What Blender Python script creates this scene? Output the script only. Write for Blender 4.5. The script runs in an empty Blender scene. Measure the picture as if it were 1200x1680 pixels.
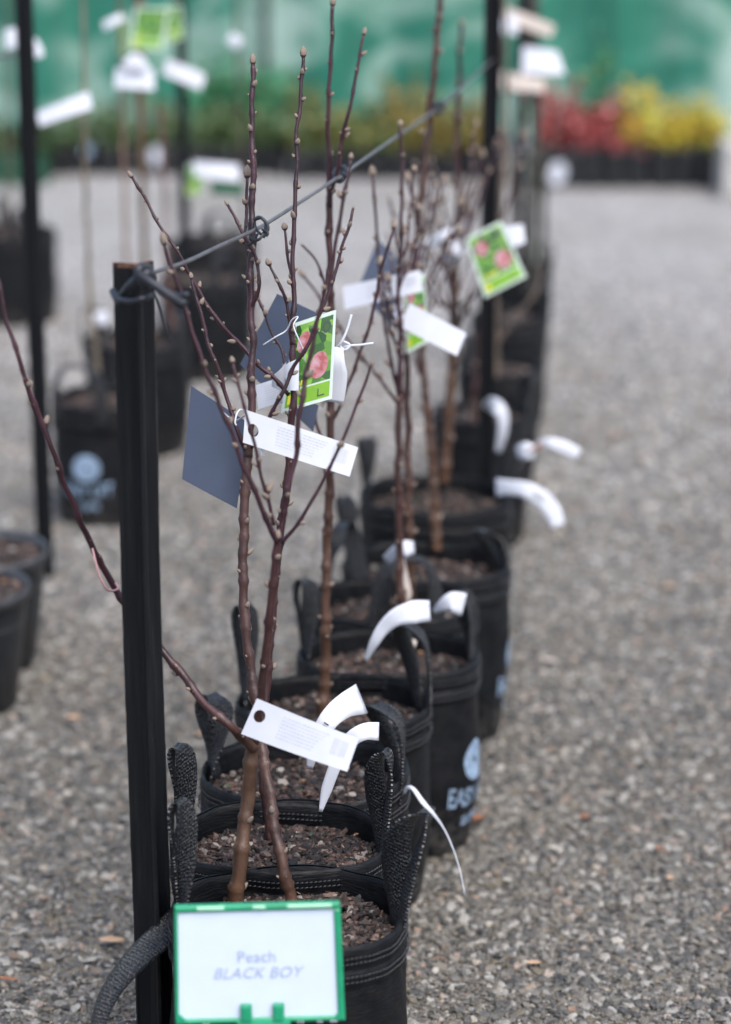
import bpy, math, random
import numpy as np
from mathutils import Vector, Matrix, noise
R = math.radians
S = bpy.context.scene
COL = S.collection
rnd = random.Random(7)

# ---------------------------------------------------------------- camera, world, sun, exposure
CAMH, PITCH, F, CX, CY = 1.75, R(16.7), 3967.0, 600.0, 840.0
cd = bpy.data.cameras.new('camera'); cam = bpy.data.objects.new('camera', cd); COL.objects.link(cam)
cam.location = (0, 0, CAMH); cam.rotation_euler = (R(90) - PITCH, 0, 0)
cd.sensor_fit = 'VERTICAL'; cd.sensor_height = 36; cd.sensor_width = 25.714; cd.lens = 85
cd.clip_start = 0.05; cd.clip_end = 500
cd.dof.use_dof = True; cd.dof.focus_distance = 3.33; cd.dof.aperture_fstop = 2.0; cd.dof.aperture_blades = 0
S.camera = cam
W = bpy.data.worlds.new('World'); S.world = W; W.use_nodes = True
wn = W.node_tree; bg = wn.nodes['Background']
sky = wn.nodes.new('ShaderNodeTexSky'); sky.sky_type = 'NISHITA'; sky.sun_disc = False
SUN_EL, SUN_AZ = R(60), R(150)
sky.sun_elevation = SUN_EL; sky.sun_rotation = SUN_AZ; sky.air_density = 1.0; sky.dust_density = 4.0; sky.ozone_density = 1.0
wn.links.new(sky.outputs[0], bg.inputs[0]); bg.inputs[1].default_value = 0.125
sd = bpy.data.lights.new('sun', 'SUN'); sd.energy = 1.0; sd.angle = R(35); sd.color = (1, .98, .96)
sun = bpy.data.objects.new('sun', sd); COL.objects.link(sun)
dirv = Vector((math.sin(SUN_AZ) * math.cos(SUN_EL), math.cos(SUN_AZ) * math.cos(SUN_EL), math.sin(SUN_EL)))
sun.rotation_euler = dirv.to_track_quat('Z', 'Y').to_euler()
vs = S.view_settings; vs.view_transform = 'Standard'; vs.look = 'None'; vs.gamma = 1; vs.use_curve_mapping = False
vs.exposure = 1.2
S.render.engine = 'CYCLES'; S.cycles.use_denoising = True; S.cycles.max_bounces = 6

# ---------------------------------------------------------------- pixel helpers (photograph pixels -> real places)
cp, sp_ = math.cos(PITCH), math.sin(PITCH)
def P(px, py, z):
    u = (px - CX) / F * z; v = (py - CY) / F * z
    return Vector((u, z * cp - v * sp_, CAMH - z * sp_ - v * cp))
def G(px, py, h):
    z = (CAMH - h) / (sp_ + (py - CY) / F * cp)
    return P(px, py, z)
def ZD(p):                                   # distance along the lens axis of a world point
    return p.y * cp + (CAMH - p.z) * sp_

# ---------------------------------------------------------------- materials
def nt(name):
    m = bpy.data.materials.new(name); m.use_nodes = True
    n = m.node_tree; b = n.nodes['Principled BSDF']
    return m, n, b
def node(n, t, **kw):
    x = n.nodes.new(t)
    for k, v in kw.items():
        if k in x.inputs.keys(): x.inputs[k].default_value = v
        else: setattr(x, k, v)
    return x
def ramp(n, fac, stops, interp='LINEAR'):
    r = n.nodes.new('ShaderNodeValToRGB'); r.color_ramp.interpolation = interp
    e = r.color_ramp.elements
    while len(e) < len(stops): e.new(.5)
    for i, (p, c) in enumerate(stops): e[i].position = p; e[i].color = (*c, 1)
    n.links.new(fac, r.inputs[0]); return r.outputs[0]
def bump(n, b, h, dist=.002, strength=.6):
    x = node(n, 'ShaderNodeBump', Strength=strength, Distance=dist); n.links.new(h, x.inputs['Height']); n.links.new(x.outputs[0], b.inputs['Normal'])
def coords(n, which='Object', scale=(1, 1, 1)):
    t = n.nodes.new('ShaderNodeTexCoord'); m = node(n, 'ShaderNodeMapping'); m.inputs['Scale'].default_value = scale
    n.links.new(t.outputs[which], m.inputs[0]); return m.outputs[0]
def plain(name, c, rough=.5, var=.25, scale=40, bmp=.0005, spec=.5, trans=0, sc=(1, 1, 1)):
    m, n, b = nt(name); co = coords(n, 'Object', sc)
    t = node(n, 'ShaderNodeTexNoise', Scale=scale, Detail=5.0); n.links.new(co, t.inputs['Vector'])
    lo = tuple(x * (1 - var) for x in c); hi = tuple(min(1, x * (1 + var)) for x in c)
    n.links.new(ramp(n, t.outputs[0], [(.3, lo), (.7, hi)]), b.inputs['Base Color'])
    b.inputs['Roughness'].default_value = rough; b.inputs['Specular IOR Level'].default_value = spec
    if bmp: bump(n, b, t.outputs[0], bmp)
    if trans: b.inputs['Subsurface Weight'].default_value = 0
    return m
def attr_mat(name, rough=.7, bscale=300, bd=.001, spec=.4):
    m, n, b = nt(name); a = node(n, 'ShaderNodeAttribute', attribute_name='Col'); co = coords(n)
    t = node(n, 'ShaderNodeTexNoise', Scale=bscale, Detail=4.0); n.links.new(co, t.inputs['Vector'])
    mx = node(n, 'ShaderNodeMix', data_type='RGBA', blend_type='MULTIPLY'); mx.inputs[0].default_value = 1
    n.links.new(a.outputs['Color'], mx.inputs[6]); n.links.new(ramp(n, t.outputs[0], [(.3, (.6,) * 3), (.7, (1.25,) * 3)]), mx.inputs[7])
    n.links.new(mx.outputs[2], b.inputs['Base Color']); b.inputs['Roughness'].default_value = rough; b.inputs['Specular IOR Level'].default_value = spec
    bump(n, b, t.outputs[0], bd); return m

M = {}
def fabric():                                # woven black plastic sacking
    m, n, b = nt('woven_black_plastic')
    co = coords(n, 'Object'); ns = node(n, 'ShaderNodeTexNoise', Scale=22.0, Detail=6.0); n.links.new(co, ns.inputs['Vector'])
    ch = coords(n, 'Object', (60, 60, 500)); n2 = node(n, 'ShaderNodeTexNoise', Scale=1.0, Detail=3.0); n.links.new(ch, n2.inputs['Vector'])
    c1 = ramp(n, ns.outputs[0], [(.3, (.0022, .0028, .0042)), (.72, (.0062, .0075, .0102))])
    sz_ = node(n, 'ShaderNodeSeparateXYZ'); n.links.new(co, sz_.inputs[0]); mr = node(n, 'ShaderNodeMapRange'); mr.inputs[1].default_value = .11; mr.inputs[2].default_value = 0.0; mr.inputs[4].default_value = .55; n.links.new(sz_.outputs['Z'], mr.inputs[0])
    n3 = node(n, 'ShaderNodeTexNoise', Scale=55.0, Detail=5.0); n.links.new(co, n3.inputs['Vector']); ml = node(n, 'ShaderNodeMath', operation='MULTIPLY'); n.links.new(ramp(n, n3.outputs[0], [(.42, (0,) * 3), (.66, (1,) * 3)]), ml.inputs[0])
    ad_ = node(n, 'ShaderNodeMath', operation='ADD'); ad_.inputs[1].default_value = .045; n.links.new(mr.outputs[0], ad_.inputs[0]); n.links.new(ad_.outputs[0], ml.inputs[1])
    dmx = node(n, 'ShaderNodeMix', data_type='RGBA'); n.links.new(ml.outputs[0], dmx.inputs[0]); n.links.new(c1, dmx.inputs[6]); dmx.inputs[7].default_value = (.11, .10, .09, 1)
    n.links.new(dmx.outputs[2], b.inputs['Base Color'])
    r = ramp(n, n2.outputs[0], [(.3, (.34,) * 3), (.7, (.62,) * 3)]); n.links.new(r, b.inputs['Roughness'])
    mx = node(n, 'ShaderNodeMix', data_type='FLOAT'); mx.inputs[0].default_value = .5
    n.links.new(ns.outputs[0], mx.inputs[2]); n.links.new(n2.outputs[0], mx.inputs[3])
    bump(n, b, mx.outputs[0], .004, .7); b.inputs['Specular IOR Level'].default_value = .22
    return m
def webbing():                               # coarse woven strap, shiny strands
    m, n, b = nt('strap_webbing')
    co = coords(n, 'UV', (1, 1, 1))
    br = node(n, 'ShaderNodeTexVoronoi', Scale=1.0); br.feature = 'F1'; br.inputs['Randomness'].default_value = .55
    mp = node(n, 'ShaderNodeMapping'); mp.inputs['Scale'].default_value = (205, 430, 1); n.links.new(co, mp.inputs[0]); n.links.new(mp.outputs[0], br.inputs['Vector'])
    n.links.new(ramp(n, br.outputs['Distance'], [(.0, (.034, .043, .060)), (.5, (.0035, .0045, .0065))]), b.inputs['Base Color'])
    b.inputs['Roughness'].default_value = .42; b.inputs['Specular IOR Level'].default_value = .65
    inv = node(n, 'ShaderNodeMath', operation='SUBTRACT'); inv.inputs[0].default_value = 1; n.links.new(br.outputs['Distance'], inv.inputs[1])
    bump(n, b, inv.outputs[0], .004, 1); return m
M['fabric'] = fabric(); M['strap'] = webbing()
M['thread'] = plain('black_thread', (.03, .032, .037), .5, .4, 200)
M['print'] = plain('pale_blue_print', (.25, .35, .48), .6, .3, 60, .0002)
M['soil'] = plain('dark_potting_mix', (.018, .012, .009), .9, .6, 90, .006)
M['chip'] = attr_mat('bark_chip', .62, 500, .0006, .5)
def bark():
    m, n, b = nt('sapling_bark'); a = node(n, 'ShaderNodeAttribute', attribute_name='Col'); co = coords(n, 'Object', (1, 1, .35))
    t = node(n, 'ShaderNodeTexNoise', Scale=420.0, Detail=4.0); n.links.new(co, t.inputs['Vector'])
    t2 = node(n, 'ShaderNodeTexNoise', Scale=35.0, Detail=3.0); n.links.new(co, t2.inputs['Vector'])
    mx = node(n, 'ShaderNodeMix', data_type='RGBA', blend_type='MULTIPLY'); mx.inputs[0].default_value = 1
    n.links.new(a.outputs['Color'], mx.inputs[6]); n.links.new(ramp(n, t2.outputs[0], [(.3, (.55, .5, .5)), (.7, (1.5, 1.4, 1.3))]), mx.inputs[7])
    m2 = node(n, 'ShaderNodeMix', data_type='RGBA'); n.links.new(mx.outputs[2], m2.inputs[6]); m2.inputs[7].default_value = (.30, .22, .17, 1)
    n.links.new(ramp(n, t.outputs[0], [(.66, (0,) * 3), (.74, (.65,) * 3)]), m2.inputs[0])
    n.links.new(m2.outputs[2], b.inputs['Base Color']); b.inputs['Roughness'].default_value = .42
    bump(n, b, t.outputs[0], .0012, .6); return m
M['bark'] = bark()
M['bud'] = plain('fuzzy_bud', (.23, .185, .15), .85, .45, 260, .001)
M['budscale'] = plain('bud_scale', (.06, .03, .026), .6, .4, 260, .001)
def timber():
    m, n, b = nt('black_painted_steel'); co = coords(n, 'Object', (1, 1, .06))
    t = node(n, 'ShaderNodeTexNoise', Scale=170.0, Detail=6.0); n.links.new(co, t.inputs['Vector'])
    n.links.new(ramp(n, t.outputs[0], [(.3, (.003, .004, .006)), (.6, (.0065, .0075, .0098)), (.8, (.016, .015, .015))]), b.inputs['Base Color'])
    b.inputs['Roughness'].default_value = .45; b.inputs['Specular IOR Level'].default_value = .28; bump(n, b, t.outputs[0], .0012, .6); return m
M['timber'] = timber()
M['sawn'] = plain('rusty_cut_steel', (.11, .05, .03), .8, .4, 120)
M['cable'] = plain('grey_plastic_cable', (.085, .082, .088), .33, .3, 60)
M['tie'] = plain('black_rubber_tie', (.016, .019, .026), .42, .3, 80)
M['white'] = plain('white_plastic_label', (.57, .60, .67), .38, .04, 30, .0002)
M['cream'] = plain('cream_weathered_label', (.46, .41, .37), .5, .1, 30, .0002)
M['slate'] = plain('slate_blue_card_back', (.052, .070, .115), .42, .08, 30, .0001)
M['cardwhite'] = plain('card_border', (.48, .58, .53), .3, .05, 30, .0001)
M['lime'] = plain('lime_print', (.15, .34, .012), .35, .08, 60, .0001)
M['yellow'] = plain('yellow_print', (.62, .55, .02), .4, .1, 60, .0001)
M['ink'] = plain('dark_ink', (.03, .05, .04), .5, .1, 60, .0001)
M['inkgrey'] = plain('faint_grey_ink', (.47, .50, .565), .5, .1, 60, .0001)
M['inkblue'] = plain('faded_blue_ink', (.33, .39, .55), .5, .08, 60, .0001)
M['signgreen'] = plain('green_sign_plastic', (.012, .27, .135), .32, .12, 30, .0003)
M['signpale'] = plain('pale_green_clip', (.30, .60, .42), .35, .1, 30, .0003)
M['signcard'] = plain('white_sign_card', (.57, .66, .79), .35, .02, 30, .0001)
def printpic():
    m, n, b = nt('orchard_leaf_print'); co = coords(n, 'Object')
    t = node(n, 'ShaderNodeTexVoronoi', Scale=95.0); n.links.new(co, t.inputs['Vector'])
    n.links.new(ramp(n, t.outputs['Color'], [(.2, (.008, .05, .012)), (.5, (.06, .19, .02)), (.85, (.20, .40, .05))]), b.inputs['Base Color'])
    b.inputs['Roughness'].default_value = .3; return m
M['pic'] = printpic()
def fruit():
    m, n, b = nt('fruit_print'); co = coords(n, 'Generated'); s = node(n, 'ShaderNodeTexNoise', Scale=2.2); n.links.new(co, s.inputs['Vector'])
    n.links.new(ramp(n, s.outputs[0], [(.35, (.30, .07, .075)), (.5, (.40, .18, .20)), (.65, (.42, .28, .33))]), b.inputs['Base Color'])
    b.inputs['Roughness'].default_value = .3; return m
M['fruit'] = fruit()
M['pot'] = plain('black_nursery_plastic', (.016, .018, .021), .42, .3, 30)
M['potrim'] = plain('worn_pot_rim', (.045, .047, .052), .4, .3, 60)
def ground_mat():
    m, n, b = nt('compacted_gravel'); co = coords(n, 'Object')
    v = node(n, 'ShaderNodeTexVoronoi', Scale=95.0); n.links.new(co, v.inputs['Vector'])
    v2 = node(n, 'ShaderNodeTexVoronoi', Scale=28.0); n.links.new(co, v2.inputs['Vector'])
    big = node(n, 'ShaderNodeTexNoise', Scale=1.1, Detail=4.0); n.links.new(co, big.inputs['Vector'])
    c1 = ramp(n, v.outputs['Color'], [(.1, (.13, .128, .128)), (.5, (.24, .24, .243)), (.9, (.40, .40, .405))])
    c2 = ramp(n, v2.outputs['Color'], [(.1, (.85, .84, .82)), (.9, (1.15, 1.15, 1.15))])
    c3 = ramp(n, big.outputs[0], [(.3, (.82, .81, .78)), (.7, (1.15, 1.15, 1.17))])
    a = node(n, 'ShaderNodeMix', data_type='RGBA', blend_type='MULTIPLY'); a.inputs[0].default_value = 1
    n.links.new(c1, a.inputs[6]); n.links.new(c2, a.inputs[7])
    d = node(n, 'ShaderNodeMix', data_type='RGBA', blend_type='MULTIPLY'); d.inputs[0].default_value = 1
    n.links.new(a.outputs[2], d.inputs[6]); n.links.new(c3, d.inputs[7])
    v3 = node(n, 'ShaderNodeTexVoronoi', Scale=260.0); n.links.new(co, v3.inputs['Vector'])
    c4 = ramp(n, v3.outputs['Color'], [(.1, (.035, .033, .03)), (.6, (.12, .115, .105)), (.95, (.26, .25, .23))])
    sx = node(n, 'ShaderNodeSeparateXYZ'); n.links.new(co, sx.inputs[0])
    mr = node(n, 'ShaderNodeMapRange'); mr.interpolation_type = 'SMOOTHSTEP'; mr.inputs[1].default_value = 3.5; mr.inputs[2].default_value = 9.0; n.links.new(sx.outputs['Y'], mr.inputs[0])  # ground painted paler with distance, imitating the brighter light far off
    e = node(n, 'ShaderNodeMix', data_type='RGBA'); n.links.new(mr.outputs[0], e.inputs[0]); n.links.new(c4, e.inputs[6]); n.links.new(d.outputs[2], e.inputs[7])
    n.links.new(e.outputs[2], b.inputs['Base Color']); b.inputs['Roughness'].default_value = .75
    bump(n, b, v.outputs['Distance'], .006, .5); return m
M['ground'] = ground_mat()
def stone_mat():
    m, n, b = nt('gravel_stone'); a = node(n, 'ShaderNodeAttribute', attribute_name='tint'); a.attribute_type = 'INSTANCER'
    co = coords(n, 'Object'); t = node(n, 'ShaderNodeTexNoise', Scale=1.5, Detail=5.0); n.links.new(co, t.inputs['Vector'])
    c = ramp(n, a.outputs['Fac'], [(0, (.038, .040, .044)), (.25, (.098, .100, .102)), (.5, (.172, .168, .160)), (.68, (.135, .120, .092)), (.80, (.27, .272, .275)), (.92, (.35, .35, .345)), (.96, (.22, .15, .115)), (1, (.43, .42, .40))])
    mx = node(n, 'ShaderNodeMix', data_type='RGBA', blend_type='MULTIPLY'); mx.inputs[0].default_value = 1
    n.links.new(c, mx.inputs[6]); n.links.new(ramp(n, t.outputs[0], [(.3, (.65,) * 3), (.7, (1.2,) * 3)]), mx.inputs[7])
    a2 = node(n, 'ShaderNodeAttribute', attribute_name='dry'); a2.attribute_type = 'INSTANCER'  # brighter light far off painted into the stones, mixed with random damp patches
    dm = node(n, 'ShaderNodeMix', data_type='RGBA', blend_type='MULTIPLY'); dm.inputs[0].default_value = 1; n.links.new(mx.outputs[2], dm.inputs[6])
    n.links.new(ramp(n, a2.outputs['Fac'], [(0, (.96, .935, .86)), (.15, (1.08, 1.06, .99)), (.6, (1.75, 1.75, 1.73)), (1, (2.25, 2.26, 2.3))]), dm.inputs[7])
    n.links.new(dm.outputs[2], b.inputs['Base Color']); b.inputs['Roughness'].default_value = .48; bump(n, b, t.outputs[0], .3, .3); return m
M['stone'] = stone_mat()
def cloth_mat():
    m, n, b = nt('green_shade_cloth'); co = coords(n, 'Object', (1, 1, 1.5))
    t = node(n, 'ShaderNodeTexNoise', Scale=1.9, Detail=3.5, Distortion=.9); n.links.new(co, t.inputs['Vector'])
    w = coords(n, 'Object', (14, 14, .4)); t2 = node(n, 'ShaderNodeTexNoise', Scale=1.0, Detail=3.0); n.links.new(w, t2.inputs['Vector'])
    c = ramp(n, t.outputs[0], [(.38, (.012, .145, .098)), (.46, (.022, .18, .125)), (.53, (.16, .31, .25)), (.63, (.29, .43, .385))])  # pale blotches are sunlit patches painted into the cloth colour
    mx = node(n, 'ShaderNodeMix', data_type='RGBA', blend_type='MULTIPLY'); mx.inputs[0].default_value = 1
    n.links.new(c, mx.inputs[6]); n.links.new(ramp(n, t2.outputs[0], [(.3, (.8,) * 3), (.7, (1.15,) * 3)]), mx.inputs[7])
    n.links.new(mx.outputs[2], b.inputs['Base Color']); b.inputs['Roughness'].default_value = .7; return m
M['cloth'] = cloth_mat()
M['post'] = plain('dark_fence_post', (.03, .035, .035), .6)
M['crate'] = plain('dark_green_crate_plastic', (.008, .07, .035), .45)
M['concrete'] = plain('pale_concrete', (.42, .42, .40), .8, .15, 30)
def leafm(name, c, var=.45):
    m, n, b = nt(name); co = coords(n, 'Object'); t = node(n, 'ShaderNodeTexNoise', Scale=38.0, Detail=2.0); n.links.new(co, t.inputs['Vector'])
    n.links.new(ramp(n, t.outputs[0], [(.3, tuple(x * (1 - var) for x in c)), (.7, tuple(x * (1 + var) for x in c))]), b.inputs['Base Color'])
    b.inputs['Roughness'].default_value = .45; return m
M['leaf_red'] = leafm('red_leaf', (.24, .028, .026)); M['leaf_yellow'] = leafm('yellow_leaf', (.50, .42, .045)); M['leaf_lime'] = leafm('lime_leaf', (.30, .36, .06)); M['leaf_rose'] = leafm('rose_leaf', (.50, .17, .17)); M['leaf_orange'] = leafm('orange_leaf', (.45, .24, .04)); M['leaf_olive'] = leafm('olive_gold_leaf', (.24, .175, .04))
M['leaf_green'] = leafm('green_leaf', (.10, .16, .055)); M['leaf_dark'] = leafm('dark_leaf', (.02, .05, .02)); M['leaf_bright'] = leafm('bright_leaf', (.03, .24, .11)); M['dryleaf'] = leafm('dry_leaf', (.42, .29, .19), .25)
M['rustleaf'] = leafm('rusty_leaf', (.30, .12, .05), .3)

# ---------------------------------------------------------------- mesh helpers
class MB:
    def __init__(s): s.v, s.f, s.mi, s.sm, s.c, s.uv = [], [], [], [], None, None
    def add(s, vs_, fs, mi=0, smooth=True, col=None, uv=None):
        o = len(s.v); s.v += [tuple(p) for p in vs_]
        if col is not None or s.c is not None:
            if s.c is None: s.c = [(1, 1, 1)] * o
            s.c += (col if isinstance(col, list) else [col or (1, 1, 1)] * len(vs_))
        if uv is not None or s.uv is not None:
            if s.uv is None: s.uv = [(0, 0)] * o
            s.uv += (uv if uv is not None else [(0, 0)] * len(vs_))
        for f in fs: s.f.append(tuple(i + o for i in f)); s.mi.append(mi); s.sm.append(smooth)
    def box(s, c, h, rot=None, mi=0, col=None):
        vs_ = []
        for x in (-1, 1):
            for y in (-1, 1):
                for z in (-1, 1):
                    p = Vector((x * h[0], y * h[1], z * h[2]));
                    if rot is not None: p = rot @ p
                    vs_.append(Vector(c) + p)
        s.add(vs_, [(0, 1, 3, 2), (4, 6, 7, 5), (0, 4, 5, 1), (2, 3, 7, 6), (0, 2, 6, 4), (1, 5, 7, 3)], mi, False, col)
    def tube(s, pts, rad, n=8, mi=0, cols=None, cap=True, wob=0):
        pts = [Vector(p) for p in pts]; k = len(pts)
        if not isinstance(rad, (list, tuple)): rad = [rad] * k
        up = None; vs_, fs, cl, uv = [], [], [], []; L = 0
        for i, p in enumerate(pts):
            t = (pts[min(i + 1, k - 1)] - pts[max(i - 1, 0)])
            if t.length < 1e-9: t = Vector((0, 0, 1))
            t.normalize()
            if up is None: up = t.orthogonal().normalized()
            up = (up - t * up.dot(t)).normalized(); w = t.cross(up)
            if i: L += (p - pts[i - 1]).length
            for j in range(n):
                a = 2 * math.pi * j / n; r = rad[i] * (1 + (wob * noise.noise(p * 60 + Vector((math.cos(a), math.sin(a), 0)) * .6) if wob else 0))
                vs_.append(p + (up * math.cos(a) + w * math.sin(a)) * r); uv.append((L, j / n * .05))
                if cols: cl.append(cols[i])
        for i in range(k - 1):
            for j in range(n):
                a, b = i * n + j, i * n + (j + 1) % n; fs.append((a, b, b + n, a + n))
        if cap: fs.append(tuple(range(n - 1, -1, -1))); fs.append(tuple((k - 1) * n + j for j in range(n)))
        s.add(vs_, fs, mi, True, cl if cols else None, uv)
    def ribbon(s, pts, wv, th=.0015, mi=0, cuts=4, hump=0):
        """strap: centre line pts, half width vectors wv"""
        k = len(pts); vs_, uv, fs, eg = [], [], [], []; L = 0; m = cuts + 1
        for side in (1, -1):
            L = 0
            for i in range(k):
                t = (pts[min(i + 1, k - 1)] - pts[max(i - 1, 0)]).normalized(); nn = t.cross(wv[i]).normalized()
                if i: L += (pts[i] - pts[i - 1]).length
                for j in range(m):
                    a = 2 * j / cuts - 1
                    vs_.append(pts[i] + wv[i] * a + nn * (side * th * (1 - .35 * abs(a) ** 4) + hump * (1 - a * a))); uv.append((L, (a + 1) * wv[i].length))
        for sd_ in (0, 1):
            o = sd_ * k * m
            for i in range(k - 1):
                for j in range(cuts):
                    a = o + i * m + j; q = (a, a + 1, a + m + 1, a + m); fs.append(q if sd_ == 0 else q[::-1])
        o = k * m
        for i in range(k - 1):
            for j in (0, cuts):
                a = i * m + j; q = (a, a + m, o + a + m, o + a); fs.append(q if j == 0 else q[::-1]); eg.append(len(fs) - 1)
        for i in (0, k - 1):
            for j in range(cuts):
                a = i * m + j; q = (a, o + a, o + a + 1, a + 1); fs.append(q if i == 0 else q[::-1]); eg.append(len(fs) - 1)
        s.add(vs_, fs, mi, True, None, uv)
        for e_ in eg: s.sm[len(s.f) - len(fs) + e_] = False
    def build(s, name, mats, parent=None, kind=None, label=None):
        me = bpy.data.meshes.new(name); me.from_pydata(s.v, [], s.f)
        for m in (mats if isinstance(mats, (list, tuple)) else [mats]): me.materials.append(m)
        me.polygons.foreach_set('material_index', s.mi); me.polygons.foreach_set('use_smooth', s.sm)
        if s.c is not None:
            a = me.color_attributes.new('Col', 'FLOAT_COLOR', 'POINT'); a.data.foreach_set('color', np.array([(*c, 1) for c in s.c], 'f').ravel())
        if s.uv is not None:
            u = me.uv_layers.new(name='UVMap'); li = np.zeros(len(me.loops), 'i'); me.loops.foreach_get('vertex_index', li)
            u.data.foreach_set('uv', np.array(s.uv, 'f')[li].ravel())
        me.update(); return link(name, me, parent, kind, label)
def link(name, me, parent=None, kind=None, label=None):
    o = bpy.data.objects.new(name, me); COL.objects.link(o)
    if parent: o.parent = parent
    if kind: o['kind'] = kind
    if label: o['label'] = label
    return o
def thing(name, label, cat, loc=(0, 0, 0), group=None):
    o = bpy.data.objects.new(name, None); o.empty_display_size = .05; COL.objects.link(o); o.location = loc
    o['label'] = label; o['category'] = cat
    if group: o['group'] = group
    return o
def catmull(pts, n=6):
    pts = [Vector(p) for p in pts]; q = [pts[0] * 2 - pts[1]] + pts + [pts[-1] * 2 - pts[-2]]; out = []
    for i in range(1, len(q) - 2):
        for j in range(n):
            t = j / n; a, b, c, d = q[i - 1:i + 3]
            out.append(.5 * ((2 * b) + (c - a) * t + (2 * a - 5 * b + 4 * c - d) * t * t + (3 * b - a - 3 * c + d) * t ** 3))
    out.append(pts[-1]); return out
def text_data(s, size, shear=0, bold=0, spacing=1.0):
    cu = bpy.data.curves.new('t', 'FONT'); cu.body = s; cu.size = size; cu.align_x = 'CENTER'; cu.align_y = 'CENTER'; cu.shear = shear; cu.offset = bold; cu.space_character = spacing; cu.resolution_u = 3
    o = bpy.data.objects.new('t', cu); COL.objects.link(o); dg = bpy.context.evaluated_depsgraph_get(); dg.update()
    me = bpy.data.meshes.new_from_object(o.evaluated_get(dg)); v = [tuple(x.co) for x in me.vertices]; f = [tuple(p.vertices) for p in me.polygons]
    bpy.data.objects.remove(o); bpy.data.curves.remove(cu); bpy.data.meshes.remove(me); return v, f

# ---------------------------------------------------------------- the setting: ground, gravel, fence
g = MB(); g.add([(-40, -8, 0), (40, -8, 0), (40, 60, 0), (-40, 60, 0)], [(0, 1, 2, 3)]); g.build('ground', M['ground'], kind='structure')

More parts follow.
